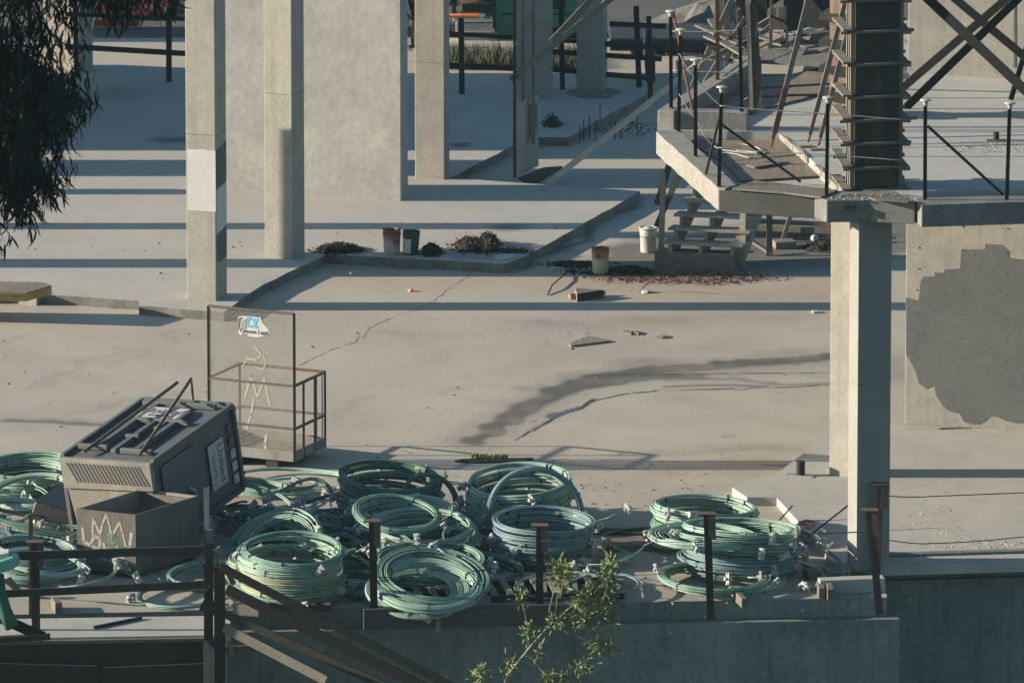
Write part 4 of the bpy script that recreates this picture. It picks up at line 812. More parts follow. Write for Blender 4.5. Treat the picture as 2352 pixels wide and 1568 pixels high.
# flanged edges
for p, q in (((0, 0, 0), (0, 1, 0)), ((1, 0, 0), (1, 1, 0)), ((0, 0, 1), (0, 1, 1)), ((1, .0, .0), (1, 0, 1)), ((0, 1, 0), (0, 1, 1)), ((0, 1, 0), (1, 1, 0))):
    MB().beam(tp(*p), tp(*q), .07, .07, a3 if p[2] == q[2] else a2).build('corner_trim', TOIL, wc, bev=.01)
tpan('roof_band', [(.99, -.0, -.0), (-.01, 0, 0), (-.01, 0, .33), (.99, 0, .36)], .0, .09, TOILB, Fr, .01)
tpan('roof_cap', [(.97, .0, .36), (.02, 0, .33), (.0, 0, .98), (.9, 0, .98)], .0, .05, TOILB, Fr, .01)
b = MB()
for i in range(20):
    u = .93 - i * .042; q = [tp(u, 0, .045) + Fr * .091, tp(u - .022, 0, .045) + Fr * .091, tp(u - .115, 0, .27) + Fr * .091, tp(u - .093, 0, .27) + Fr * .091]; b.extr(q, Fr * .004)
b.build('vent_slots', INK, wc)
# ribs on the upper side
for u, v0, v1 in ((.30, .12, .80), (.52, .10, .62), (.74, .14, .9), (.40, .5, .78)):
    MB().beam(tp(u, v0, 0) + T_ * .03, tp(u, v1, 0) + T_ * .03, .09, .06, a3).build('moulded_rib', TOIL, wc, bev=.012)
for v, u0, u1 in ((.63, .15, .72), (.92, .1, .92), (.12, .1, .45), (.15, .62, .95), (.35, .45, .6)):
    MB().beam(tp(u0, v, 0) + T_ * .035, tp(u1, v, 0) + T_ * .035, .07, .08, a3).build('moulded_rib', TOIL, wc, bev=.012)
for i, (pp, qq) in enumerate((((.78, .02, 0), (.64, 1.06, -.10)), ((.16, .02, 0), (.50, 1.08, -.14)))):
    MB().cyl(tp(*pp) + T_ * .06, tp(*qq) + T_ * .12, .025, n=8).build('pole', TUBE, wc)
MB().beam(tp(.5, 1.08, -.2), tp(.46, 1.03, .0), .03, .03).build('pole_strut', TUBE, wc)
so = .05
s1 = tpan('sign', [(.32, .66, 0), (.78, .66, 0), (.78, .84, 0), (.32, .84, 0)], so, .006, CAPW, T_)
def signtext(body, u, v, z_, size, r_, u_, nrm, off, par):
    o_ = text_mesh(body, size, tp(u, v, z_) + nrm * off, r_, u_).build('lettering', NAVY, wc); o_.parent = par
signtext('United', .55, .735, 0, .27, -a1, a2, T_, so + .009, s1); signtext('TOILETS', .55, .685, 0, .10, -a1, a2, T_, so + .009, s1)
s2 = tpan('sign', [(0, .64, .26), (0, .83, .26), (0, .83, .80), (0, .64, .80)], .012, .006, CAPW, Rr)
signtext('United', 0, .75, .53, .215, a3, a2, Rr, .021, s2); signtext('TOILETS', 0, .675, .53, .10, a3, a2, Rr, .021, s2)
tpan('moulded_panel', [(0, .08, .12), (0, .5, .12), (0, .56, .3), (0, .56, .88), (0, .08, .88)], .001, .02, TOIL, Rr, .008)
for k in range(5):
    z0_ = .18 + .15 * k; o_ = tpan('vent_window', [(0, .905, z0_), (0, .965, z0_), (0, .965, z0_ + .11), (0, .905, z0_ + .11)], .002, .008, [INK, TOIL, CAPW, CAPW, CAPW][k], Rr)
MB().tube([tp(0, .35, .55) + Rr * .03, tp(0, .4, .62) + Rr * .07, tp(0, .39, .9) + Rr * .05], .028, 8).build('handle', STEELG, wc)
# detached panel lying to the left
t = thing('tilted_board', G(170, 1200), 'grey moulded panel lying tilted on the coils left of the tipped toilet', 'board')
Yv = G(170, 1215).y
pa = [V(78, 1150, Yv - .6), V(161, 1099, Yv + .9), V(345, 1150, Yv + 1.1), V(262, 1208, Yv - .5)]
MB().extr(pa, Vector((.02, -.03, -.05))).build('sheet', TOIL, t, bev=.006)
MB().beam(pa[0] + Vector((0, -.03, -.08)), pa[3] + Vector((0, -.03, -.08)), .06, .17).build('moulded_edge', TOILB, t, bev=.01); MB().beam(pa[0] + ZV * .02, pa[3] + ZV * .02, .05, .03).build('moulded_rib', TOIL, t, bev=.005)
MB().extr([pa[1].lerp(pa[0], f) .lerp(pa[2].lerp(pa[3], f), g) + ZV * .004 for f, g in ((.42, .16), (.30, .3), (.5, .36), (.62, .2))], ZV * .004).build('slot', INK, t)
# ================================================================== OPEN BOX WITH SCRAWL
bx = thing('open_box', G(313, 1329), 'open sooty plywood box with white scrawl standing in front of the tipped toilet', 'box')
zb = toY(309, 1182, (313, 1329)).z; cr = [G(176, 1168, zb), G(311, 1182, zb), G(456, 1138, zb), G(326, 1121.5, zb)]
cen_ = sum(cr, Vector()) / 4; inn = [cen_ + (p - cen_) * .955 for p in cr]
NM = ['side', 'side', 'side', 'side']
for i in range(4):
    a, c, ai, ci = cr[i], cr[(i + 1) % 4], inn[i], inn[(i + 1) % 4]; dn = -ZV * (zb - .06)
    MB().hexa([p + dn for p in (a, c, ci, ai)], [a, c, ci, ai]).build('side', BOXM if i < 2 else BOXI, bx)
MB().prism([p.copy() for p in inn], .05, .08).build('base', BOXI, bx)
MB().beam(inn[2] - ZV * .09 + (cen_ - inn[2]) * .03, inn[3] - ZV * .09 + (cen_ - inn[3]) * .03, .05, .10).build('rim_board', WOODX, bx)
b = MB(); b.beam(cr[0].lerp(cen_, .1) - ZV * (zb - .03), cr[1].lerp(cen_, .1) - ZV * (zb - .03), .1, .06); b.beam(cr[3].lerp(cen_, .1) - ZV * (zb - .03), cr[2].lerp(cen_, .1) - ZV * (zb - .03), .1, .06); b.build('skid', WOODD, bx)
fd_ = (cr[1] - cr[0]).normalized(); fnn = Vector((fd_.y, -fd_.x, 0)); FW = (cr[1] - cr[0]).length
def scr(pts, m, wd, nm='scrawl'):
    b = MB(); q = [cr[0] + fd_ * FW * x - ZV * zb * y + fnn * .002 for x, y in pts]
    for i in range(len(q) - 1):
        d_ = (q[i + 1] - q[i]).normalized(); s_ = d_.cross(fnn).normalized() * wd / 2; b.extr([q[i] - s_ - d_ * wd * .3, q[i] + s_ - d_ * wd * .3, q[i + 1] + s_ + d_ * wd * .3, q[i + 1] - s_ + d_ * wd * .3], fnn * .002)
    b.build(nm, m, bx)
scr([(.27, .38), (.28, .12), (.33, .22), (.40, .36), (.44, .2), (.50, .04), (.56, .2), (.60, .42), (.64, .3), (.73, .14), (.78, .3), (.83, .5)], CHALK, .03)
scr([(.1, .3), (.12, .5), (.25, .55), (.38, .6), (.4, .42), (.3, .4), (.25, .5)], CHALK, .05); scr([(.45, .5), (.5, .65), (.6, .7), (.66, .5), (.75, .72), (.9, .5), (.93, .3)], CHALK, .05); scr([(.35, .7), (.6, .8), (.85, .78)], CHALK, .06)
scr([(.52, .36), (.64, .35), (.56, .46), (.66, .48), (.60, .56), (.52, .56)], CHALKG, .035); scr([(.86, .55), (.86, .5)], CHALKG, .03)

# ================================================================== TENDON COILS
def add_anchor(parent, p, d, m=CAST, s=1.0):
    d = d.normalized(); u = d.orthogonal().normalized(); rr_ = Matrix.Rotation(rng.uniform(0, 3.1), 3, d); u = rr_ @ u; w_ = d.cross(u); b = MB()
    b.box(p, d * .010 * s, u * .065 * s, w_ * .035 * s)
    b.cyl(p - d * .045 * s, p + d * .045 * s, .025 * s, .021 * s, 9)
    b.box(p + u * .052 * s, d * .02 * s, u * .01 * s, w_ * .02 * s); b.box(p - u * .052 * s, d * .02 * s, u * .01 * s, w_ * .02 * s)
    b.build('anchor', m, parent, bev=0)
ORD = ['top', 'second', 'third', 'fourth', 'fifth', 'sixth', 'seventh', 'eighth', 'ninth', 'tenth', 'eleventh']
def coil(c, R, nrm, turns=9, wid=.05, hei=.075, seed=0, m=GRN, label='', arc=None, rt=.0104, anchors=2, tail=.25, tie=True, oval=1.0, wob=.014, seg=46, group='coils of sheathed cable', name='cable_coil', ang=None):
    turns = int(turns * 2.0) if arc is None else turns; wid *= 1.45; r_ = random.Random(seed); n = Vector(nrm).normalized(); u = n.orthogonal().normalized(); u = Vector((1, 0, 0)) - n * n.x; u.normalize(); v_ = n.cross(u)
    t = thing(name, Vector((c.x, c.y, max(0, c.z - hei / 2))), label, 'cable coil', group)
    pit_ = rt * 2.55; rows = max(1, round(hei / pit_)); cols = max(1, round(wid / pit_))
    if arc is None: turns = min(turns, rows * cols)
    order = [(rw, cl_ if rw % 2 == 0 else cols - 1 - cl_) for rw in range(rows) for cl_ in range(cols)]
    pick = sorted(r_.sample(range(len(order)), min(turns, len(order)))); turns = len(pick)
    slots = [((order[k][1] - (cols - 1) / 2) * pit_ + (order[k][0] % 2) * .5 * pit_ + r_.uniform(-.007, .007), (order[k][0] - (rows - 1) / 2) * pit_ + r_.uniform(-.006, .006) * (3 if wid > .3 else 1)) for k in pick]
    a_start = r_.uniform(0, 6.28) if ang is None else ang; tot = turns if arc is None else turns
    ph = [r_.uniform(0, 6.28) for _ in range(6)]; am = [r_.uniform(.3, 1) * wob for _ in range(6)]
    P = []; ER = []; N_ = np.array(n); Un, Vn = np.array(u), np.array(v_)
    closed = arc is None
    rng_arc = 2 * math.pi if closed else arc
    total = int(seg * turns) if closed else None
    strands = [[]] if closed else []
    def pt(a, dr, dz):
        rr_ = R + dr + am[0] * math.sin(a + ph[0]) + am[1] * math.sin(2 * a + ph[1]) + am[2] * .4 * math.sin(3 * a + ph[2]); zz = dz + am[3] * math.sin(a + ph[3]) + am[4] * .7 * math.sin(2 * a + ph[4])
        er = math.cos(a) * Un + math.sin(a) * oval * Vn; return np.array(c) + er * rr_ + N_ * zz
    paths = []
    if closed:
        q = []
        for i in range(total + 1):
            f = i / seg; k = min(int(f), turns - 1); g = f - k; g2 = g * g * (3 - 2 * g); k2 = min(k + 1, turns - 1)
            dr = slots[k][0] * (1 - g2) + slots[k2][0] * g2 + .006 * math.sin(7 * f + ph[5]); dz = slots[k][1] * (1 - g2) + slots[k2][1] * g2
            q.append(pt(a_start + f * 2 * math.pi, dr, dz))
        paths.append(q)
    else:
        for k in range(turns):
            s2 = max(10, int(seg * arc / 6.28)); paths.append([pt(a_start + arc * i / s2, slots[k][0] + .01 * math.sin(3 * i / s2 + k), slots[k][1]) for i in range(s2 + 1)])
    V_, F_ = [], []; base = 0; K = 5; ca = [(math.cos(6.2832 * k / K), math.sin(6.2832 * k / K)) for k in range(K)]
    for q in paths:
        A = np.array(q); M_ = len(A); T = np.gradient(A, axis=0); T /= np.linalg.norm(T, axis=1)[:, None]; S = np.cross(T, N_); S /= np.linalg.norm(S, axis=1)[:, None]; W_ = np.cross(S, T)
        V_.append(np.concatenate([A[:, None, :] + rt * (cc * S + ss * W_)[:, None, :] for cc, ss in ca], 1).reshape(-1, 3))
        i0 = base + np.arange(M_ - 1)[:, None] * K + np.arange(K)[None, :]; j = (np.arange(K) + 1) % K; i1 = base + np.arange(M_ - 1)[:, None] * K + j[None, :]
        F_.append(np.stack([i0, i1, i1 + K, i0 + K], -1).reshape(-1, 4)); base += M_ * K
    VV = np.concatenate(V_) - np.array(WL[t.name]); FF = np.concatenate(F_); me = bpy.data.meshes.new('strand')
    me.vertices.add(len(VV)); me.vertices.foreach_set('co', VV.ravel()); me.loops.add(FF.size); me.loops.foreach_set('vertex_index', FF.ravel()); me.polygons.add(len(FF))
    me.polygons.foreach_set('loop_start', np.arange(0, FF.size, 4)); me.polygons.foreach_set('loop_total', np.full(len(FF), 4)); me.polygons.foreach_set('use_smooth', np.ones(len(FF), bool)); me.update(); me.validate()
    me.materials.append(m); o_ = bpy.data.objects.new('strand', me); scene.collection.objects.link(o_); o_.parent = t
    if tie:
        b = MB()
        for k in range(5):
            a = r_.uniform(0, 6.28) if closed else a_start + arc * r_.random(); p = Vector(pt(a, 0, 0)); er = (p - Vector(c)).normalized(); tg = n.cross(er); b.box(p, tg * .0018, er * (cols * pit_ / 2 + .002), n * (rows * pit_ / 2 + .002))
        b.build('tie_wire', STEELD, t)
    ends = [paths[0][0], paths[-1][-1]]; dirs = [Vector(paths[0][0] - paths[0][2]), Vector(paths[-1][-1] - paths[-1][-3])]
    for k in range(anchors):
        d = dirs[k % 2].normalized(); e = Vector(ends[k % 2]); outw = (e - Vector(c)).normalized(); d = (d + outw * r_.uniform(.1, .6) + ZV * r_.uniform(-.15, .15)).normalized(); L_t = tail * r_.uniform(.5, 1.3); tip = e + d * L_t
        if tip.z < .06: tip.z = .06
        MB().tube([e, e + d * L_t * .5, tip], rt * 1.15, 6).build('tail', CAST if r_.random() < .55 else m, t, smooth=True); add_anchor(t, tip, d, s=1.3)
    return t
def tilt(ax_deg, ay_deg):               # normal leaning: +x degrees to the right, +y degrees towards the camera
    return Vector((math.sin(math.radians(ax_deg)), -math.sin(math.radians(ay_deg)), math.cos(math.radians(ax_deg)) * math.cos(math.radians(ay_deg))))
def stack(cx, cyb, wpx, H, n, desc, mats, seed, tl=(0, 3), turns=9, jit=.03, R=None, anchors=1, wid=.06, z0=.06, base_tilt=None):
    c0 = G(cx, cyb); R = R or wpx / 2 / 150 - .03; hh = (H - z0) / n; r_ = random.Random(seed); G_ = 'coils of sheathed cable in the %s' % desc
    for i in range(n):
        f = i / max(1, n - 1); k = n - 1 - i; tl_ = base_tilt if base_tilt and i < n * .5 else tl
        m = mats[i % len(mats)] if not callable(mats) else mats(i); nm = {GRN.name: 'green', GRN2.name: 'mint green', GRND.name: 'deep green', BLU.name: 'blue-grey', TAN.name: 'sun-bleached'}[m.name]
        lab = '%s cable coil, %s of the %s' % (nm, ('top' if k == 0 else 'lowest' if i == 0 else ORD[k] + ' from top'), desc)
        coil(c0 + Vector((r_.uniform(-jit, jit), r_.uniform(-jit, jit), z0 + hh * (i + .5))), R * r_.uniform(.96, 1.04), tilt(tl_[0] + r_.uniform(-1.3, 1.3), tl_[1] * (.5 + .5 * f) + r_.uniform(-1, 1)), turns, wid, hh * 1.12, seed * 50 + i, m, lab, anchors=anchors)
def at(x, y, z): return G(x, y, z)
# tall stack front left
stack(668, 1373, 226, .74, 9, 'tall stack nearest the front left', [GRN, GRN, TAN, GRN, TAN, TAN, GRN2, GRN2, GRN], 1, (1, 6), turns=10, R=.715)
# loops leaning behind it
Y1 = G(640, 1290).y
coil(V(640, 1262, Y1) + ZV * .0, .58, tilt(-22, 42), 12, .12, .10, 61, GRN2, 'mint green coil leaning up behind the tall front left stack, its arch cut off', anchors=2, wob=.01)
coil(V(622, 1272, Y1 + .2), .60, tilt(-18, 44), 10, .16, .06, 62, GRN2, 'mint green coil leaning low behind the tall front left stack', anchors=1, wob=.01)
coil(V(655, 1252, Y1 + .5), .55, tilt(-8, 38), 9, .10, .08, 63, GRN, 'green coil leaning farthest back behind the tall front left stack', anchors=2, wob=.01)
stack(640, 1345, 220, .40, 4, 'low stack left of the tall front one', [GRND, TAN, GRN, TAN], 2, (0, 2))
# front centre: tilted coils
Y2 = G(965, 1375).y
coil(G(961, 1357, .32), .61, tilt(2, 17), 18, .20, .055, 71, GRN2, 'mint green coil at the very front centre, its round hole facing the camera', anchors=2, wob=.012, group=None)
coil(G(957, 1356, .17), .67, tilt(-3, 9), 9, .10, .08, 72, GRN, 'wider green coil lying just under the front centre coil', anchors=2, wob=.015)
coil(G(985, 1346, .42), .69, tilt(4, 15), 14, .10, .10, 73, GRN2, 'mint green coil leaning directly behind the front centre coil', anchors=2, wob=.012)
coil(G(992, 1326, .50), .71, tilt(5, 15), 11, .14, .10, 74, GRN, 'green coil leaning second behind the front centre coil', anchors=2, wob=.012)
stack(990, 1335, 235, .34, 4, 'stack under the leaning front centre coils', [GRND, GRN, GRND, GRN], 3, (1, 6), anchors=1, R=.72)
# centre upright stack
stack(975, 1282, 224, .52, 6, 'neat round stack in the centre', [GRND, GRN, GRN, GRN2, GRN2, GRN2], 4, (1, 7), turns=10, R=.71)
stack(925, 1250, 205, .50, 5, 'stack left behind the neat central one', [GRND, GRN, GRND, GRN2, GRN2], 5, (-2, 5), R=.66)
# back centre stack with wandering loops
stack(893, 1188, 216, .66, 8, 'shaded stack at the back centre', [GRND, GRND, BLU, GRND, GRND, GRN, GRND, GRND], 6, (3, 5), turns=10, R=.69)
coil(G(912, 1180, .70), .60, tilt(6, 10), 9, .08, .07, 81, GRN, 'green coil tossed loosely on top of the shaded back centre stack', anchors=1)
Y3 = G(940, 1190).y
coil(V(950, 1118, Y3 + .9), .46, tilt(0, 24), 6, .05, .04, 82, GRN2, 'sunlit bunch of strands arching above the back centre stack', arc=2.6, ang=.9, anchors=1, tie=False)
coil(V(985, 1150, Y3 - .1), .40, tilt(14, 62), 8, .06, .04, 83, GRND, 'dark green bunch of strands arching upright right of the back centre stack', arc=3.3, ang=.05, anchors=2, tie=False, tail=.35)
cable([V(x, y, Y3 - .5) for x, y in [(830, 1222), (860, 1190), (905, 1160), (950, 1148), (985, 1160), (1000, 1178)]], 'pale green strand arching in front of the back centre stack', GRN2, .022, 'loose_strand', 'loose strands among the coils')
cable([V(x, y, G(1100, 1200).y) for x, y in [(1030, 1178), (1060, 1165), (1095, 1155), (1128, 1142)]], 'pale strand rising to the right between the central stacks', GRN2, .012, 'loose_strand', 'loose strands among the coils')
# right centre stack with the standing hoop
stack(1195, 1200, 235, .66, 8, 'stack behind the standing blue hoop', [GRN, TAN, GRN2, GRN, GRN2, GRN, GRN2, GRN2], 7, (-3, 6), turns=10, R=.72)
Y4 = G(1235, 1248).y
coil(V(1230, 1183, Y4 + .3), .67, tilt(3, 76), 16, .05, .12, 91, BLU, 'blue-grey coil standing upright like a hoop among the green stacks', anchors=0, wob=.008)
stack(1250, 1285, 214, .60, 7, 'blue-grey stack before the standing hoop', [GRND, BLU, GRND, BLU, BLU, BLU, BLU], 8, (1, 3), turns=10, R=.68)
# thin coil on pallets
coil(G(1295, 1345, .16), .68, tilt(0, 1), 4, .05, .03, 101, GRND, 'thin green coil lying on the dark pallets', anchors=1, wob=.03); coil(G(1390, 1340, .15), .52, tilt(0, 1), 4, .05, .03, 102, BLU, 'thin blue coil lying right of the pallets behind the shrub', anchors=1, wob=.03)
# right cluster
stack(1620, 1246, 225, .58, 7, 'upper left stack of the right-hand group', [GRND, GRN, GRN, GRN, GRN2, GRN2, GRN2], 9, (3, -1), turns=9, R=.73, anchors=2)
coil(G(1618, 1232, .60), .70, tilt(3, 0), 8, .14, .07, 111, GRN2, 'mint green coil lying loosely on top of the upper left stack of the right-hand group', anchors=1)
coil(G(1570, 1232, .18), .42, tilt(-6, 4), 9, .10, .12, 112, TAN, 'faded green coil bulging from the left of the right-hand group', anchors=2)
stack(1698, 1316, 262, .70, 10, 'big lower stack of the right-hand group', [GRND, BLU, BLU, BLU, BLU, BLU, GRN, GRN, GRN, GRN2], 10, (2, -5), turns=10, R=.80, jit=.07, anchors=2)
coil(G(1662, 1330, .07), .84, tilt(1, 2), 9, .08, .10, 121, GRN2, 'wide mint green coil at the bottom of the right-hand group', anchors=3, oval=.9); coil(G(1640, 1326, .17), .74, tilt(2, 2), 7, .1, .08, 122, GRN, 'green coil resting on the wide bottom coil of the right-hand group', anchors=2)
# left edge coils
stack(62, 1130, 190, .42, 4, 'left edge stack behind the tilted board', [GRND, GRND, GRN2, GRN], 11, (-3, 4), R=.64)
coil(G(75, 1128, .45), .60, tilt(-4, 9), 9, .1, .07, 131, GRN2, 'mint green coil sagging over the stack at the left edge', anchors=1)
coil(G(90, 1188, .28), .95, tilt(12, 4), 10, .2, .08, 132, GRN2, 'sprawling mint green coil in front of the left edge stack', anchors=2, wob=.05, oval=.7)
coil(G(60, 1200, .2), 1.0, tilt(10, 3), 9, .2, .08, 133, BLU, 'sprawling blue-grey coil in front of the left edge stack', anchors=2, wob=.05, oval=.7)
stack(75, 1330, 180, .50, 6, 'shaded stack behind the bottom left posts', [GRND, BLU, GRND, BLU, GRND, GRN2], 12, (4, 2), R=.58, anchors=1)
coil(G(100, 1290, .5), .55, tilt(8, 3), 8, .1, .06, 134, GRN2, 'sunlit coil on top of the shaded bottom left stack', anchors=2)
coil(G(420, 1370, .05), .60, tilt(0, 1), 5, .05, .05, 141, GRN, 'thin green coil lying flat on the ledge in front of the open box', anchors=1, wob=.03)
coil(G(470, 1318, .16), .5, tilt(-5, 5), 6, .06, .1, 142, GRN, 'green coil half hidden right of the open box', anchors=1)
# flat coils by the basket
coil(G(665, 1104, .10), .86, tilt(1, 2), 6, .05, .05, 151, GRN2, 'large flat mint coil lying just in front of the steel basket', anchors=2, wob=.05)
coil(G(600, 1118, .10), .42, tilt(0, 2), 7, .08, .1, 152, GRN, 'small flat green coil in front of the basket, on the left', anchors=1, wob=.04); coil(G(650, 1114, .12), .46, tilt(-2, 1), 6, .06, .06, 153, GRN, 'small flat green coil in front of the basket, on the right', anchors=1, wob=.04)
for i in range(5): coil(G(640 + 14 * i, 1190 + 7 * i, .10 + .05 * (i % 3)), .8 - .05 * i, tilt(6 - i * 2, 1), 8, .22, .08, 160 + i, [GRND, BLU, GRND, GRND, BLU][i], '%s dark coil of the collapsed heap between the tipped toilet and the centre stacks' % ORD[i + 1].replace('second', 'lowest').replace('third', 'second lowest').replace('fourth', 'middle').replace('fifth', 'second highest').replace('sixth', 'highest'), anchors=2, wob=.06, oval=.75)
for i, (x, y) in enumerate([(780, 1215), (800, 1290), (815, 1345), (1090, 1240), (1105, 1310)]): coil(G(x, y, .12), .34 + .05 * i, tilt(5 * (-1) ** i, 3), 6, .08, .14, 170 + i, [BLU, GRND, GRND, GRND, GRND][i], 'small tangled dark coil %s' % ['behind the right shoulder of the tall front left stack', 'just right of the tall front left stack', 'low in the gap between the two front stacks', 'between the neat round stack and the blue-grey stack', 'right of the leaning front centre coils'][i], anchors=4, wob=.06, tail=.4)
MESS = [(735, 1185), (760, 1200), (705, 1150), (770, 1240), (790, 1262), (805, 1310), (830, 1255), (725, 1225), (745, 1160), (1050, 1170), (1075, 1215), (1110, 1262), (1095, 1330), (1120, 1215), (580, 1160), (520, 1180), (500, 1230), (30, 1160), (140, 1240), (110, 1215), (180, 1330), (1380, 1240), (1410, 1265), (1820, 1262), (1835, 1290)]
PLACE = ['behind the leaning coils left of centre', 'right of the arching coils left of centre', 'on the floor behind the tipped toilet', 'between the front left and central stacks', 'low between the two front groups', 'in the front gap by the edge post', 'left foot of the neat round stack', 'above the tall front left stack', 'near the back centre stack', 'between the back centre stack and the hoop', 'left of the standing hoop', 'left of the blue-grey stack', 'right of the front centre coil', 'at the foot of the hoop stack', 'behind the tipped toilet near the basket', 'right of the tipped toilet', 'right of the open box', 'at the left edge above the tilted board', 'left of the open box', 'below the tilted board', 'in front of the open box on the left', 'right of the blue-grey stack', 'in the shade right of the blue-grey stack', 'right end of the right-hand group', 'low at the right end of the right-hand group']
for i, (x, y) in enumerate(MESS):
    for k in range(2):
        coil(G(x + rng.uniform(-14, 14), y + rng.uniform(-8, 8), rng.uniform(.06, .3)), rng.uniform(.25, .7), tilt(rng.uniform(-22, 22), rng.uniform(-5, 30)), rng.randint(2, 5), .04, .04, 400 + i * 2 + k, [GRND, BLU, GRN, GRND, GRN2][(i + 2 * k) % 5], '%s loose strands %s' % (['lower bunch of', 'upper bunch of'][k], PLACE[i]), arc=rng.uniform(1.5, 4.2), anchors=2, tie=False, tail=.3, wob=.05, name='loose_bunch', group='loose bunches of strand among the coils')
def loose_anchor(x, y, z, lab): 
    t = thing('loose_anchor', G(x, y, z), lab, 'anchor', 'loose cable anchors'); add_anchor(t, G(x, y, z + .06), Vector((rng.uniform(-1, 1), rng.uniform(-1, .2), rng.uniform(-.4, .4))), s=1.1); return t
for i, (x, y, z_, l_) in enumerate([(1508, 1305, 0, 'pale anchor lying alone left of the right-hand group'), (1505, 1250, .0, 'pale anchor at the end of strands left of the right-hand group'), (548, 1352, 0, 'anchor lying on the floor beside the bottom left upright'), (1840, 1345, 0, 'anchor lying beside the steel channels at the right'), (765, 1330, 0, 'anchor on the floor right of the tall front left stack'), (1440, 1290, 0, 'anchor in the shade right of the blue-grey stack')]): loose_anchor(x, y, z_, l_)
cable([G(x, y, .08) for x, y in [(1425, 1252), (1470, 1247), (1530, 1250), (1570, 1262)]], 'pair of strands reaching left out of the right-hand group', GRN2, .014, 'loose_strand', 'loose strands among the coils')
cable([G(x, y, .06) for x, y in [(1380, 1228), (1430, 1216), (1490, 1211), (1530, 1212)]], 'dark strand curving behind, left of the right-hand group', GRND, .016, 'loose_strand', 'loose strands among the coils')
cable([G(x, y, .04) for x, y in [(1380, 1234), (1440, 1244), (1490, 1245)]], 'short dark strand lying left of the right-hand group', GRND, .014, 'loose_strand', 'loose strands among the coils')
cable([G(x, y, .25) for x, y in [(1828, 1207), (1848, 1196), (1868, 1198), (1866, 1210), (1845, 1216), (1826, 1214), (1838, 1203), (1856, 1205), (1850, 1214)]], 'looped orange hose on the raised floor kerb', mat('orange_hose', (.42, .14, .07), (.33, .11, .06), 6), .02, 'hose', None, 'hose')
tag(MB().cyl(G(1774, 1212, .1), toY(1820, 1161, (1790, 1212)), .012, n=6).build('steel_bar', STEELD), 'dark reinforcing bar poking up behind the big lower stack', 'bar', 'reinforcing bars poking up')
tag(MB().cyl(G(1856, 1232, .1), toY(1948, 1160, (1900, 1232)), .014, n=6).build('steel_bar', STEELD), 'longer dark reinforcing bar slanting up towards the near column', 'bar', 'reinforcing bars poking up')
# pallets, timbers and kerb blocks on the storage strip
def pallet(cx, cy, t_, label, m=WOODD, z=0):
    c0 = G(cx, cy, z); t = thing('pallet', c0, label, 'pallet', 'dark timber pallets')
    for k in range(3): MB().box(c0 + gy(t_) * (.45 * (k - 1)) + ZV * .05, gx(t_) * .6, gy(t_) * .04, ZV * .045).build('bearer', m, t)
    for k in range(6): MB().box(c0 + gx(t_) * (.22 * (k - 2.5)) + ZV * .11, gx(t_) * .05, gy(t_) * .5, ZV * .012).build('deck_slat', WOODG, t)
PALM = WOODD
for i, (x, y, l_) in enumerate([(1215, 1362, 'pallet under the thin green coil, left of the shrub'), (1335, 1358, 'pallet under the thin green coil, behind the shrub'), (668, 1385, 'pallet under the tall front left stack'), (975, 1372, 'pallet under the leaning front centre coils'), (905, 1275, 'pallet under the stack behind the neat central one'), (1250, 1295, 'pallet under the blue-grey stack')]): pallet(x, y, rng.uniform(-.15, .15), l_)
def block(px0, px1, w_, h_, label, m=WOODX, z=0, name='timber_block', group='loose timbers on the storage strip'): return tag(MB().beam(G(*px0, z + h_ / 2), G(*px1, z + h_ / 2), w_, h_).build(name, m, bev=.006), label, 'timber', group)
block((1390, 1252), (1520, 1247), .5, .10, 'grey timber baulk left of the right-hand coil group'); block((1382, 1284), (1408, 1380), .1, .1, 'upright-looking grey timber lying behind the shrub', z=.0)
block((1880, 1338), (1888, 1362), .09, .15, 'short steel-grey channel end beside the low kerb, left one'); block((1900, 1334), (1908, 1366), .09, .17, 'short steel-grey channel end beside the low kerb, right one')
block((1680, 1355), (1710, 1385), .08, .14, 'pale bearer poking out under the right-hand coil group'); block((1850, 1318), (1880, 1316), .3, .12, 'timber block right of the big lower coil stack')
block((540, 1395), (600, 1400), .2, .16, 'pale timber block at the foot of the tall front left stack'); block((1800, 1216), (1840, 1250), .2, .1, 'dusty board between the coils and the raised floor'); block((125, 1382), (135, 1396), .1, .16, 'short pale timber stub left of the ledge'); block((1100, 1252), (1180, 1258), .2, .08, 'board lying between the central stacks')
block((1250, 1216), (1480, 1222), .25, .05, 'dark board behind the blue-grey stack', WOODD)
tag(MB().beam(G(1880, 1344, .1), G(2030, 1339, .1), .22, .2).build('low_kerb', CONC, bev=.01), 'low concrete kerb block at the front right corner', 'kerb'); tag(MB().beam(G(1912, 1300, .02), G(1925, 1318, .02), .3, .04).build('mortar_lump', LITB), 'flat mortar lump at the foot of the near column', 'rubble')
tag(MB().beam(G(835, 1422, .06), G(1325, 1409, .06), .06, .30).build('edge_board', mat('grey_edge_board', (.105, .10, .088), (.07, .07, .062), 3, grain='x'), bev=.004), 'dark grey edge board holding back the front centre coils', 'board')
tag(MB().beam(G(1000, 1424, .03), G(1012, 1424, .03), .05, .34, None).build('board_cleat', mat('pale_board', (.24, .20, .16)), bev=.004), 'short pale cleat nailed to the edge board', 'cleat')
block((215, 1440), (325, 1418), .04, .04, 'dark stick lying on the ledge', STEELD)
cable([G(x, y, .1) for x, y in [(255, 1238), (285, 1262), (330, 1300), (375, 1335)]], 'blue strand lying left of the open box', BLU, .012, 'loose_strand', 'loose strands among the coils')
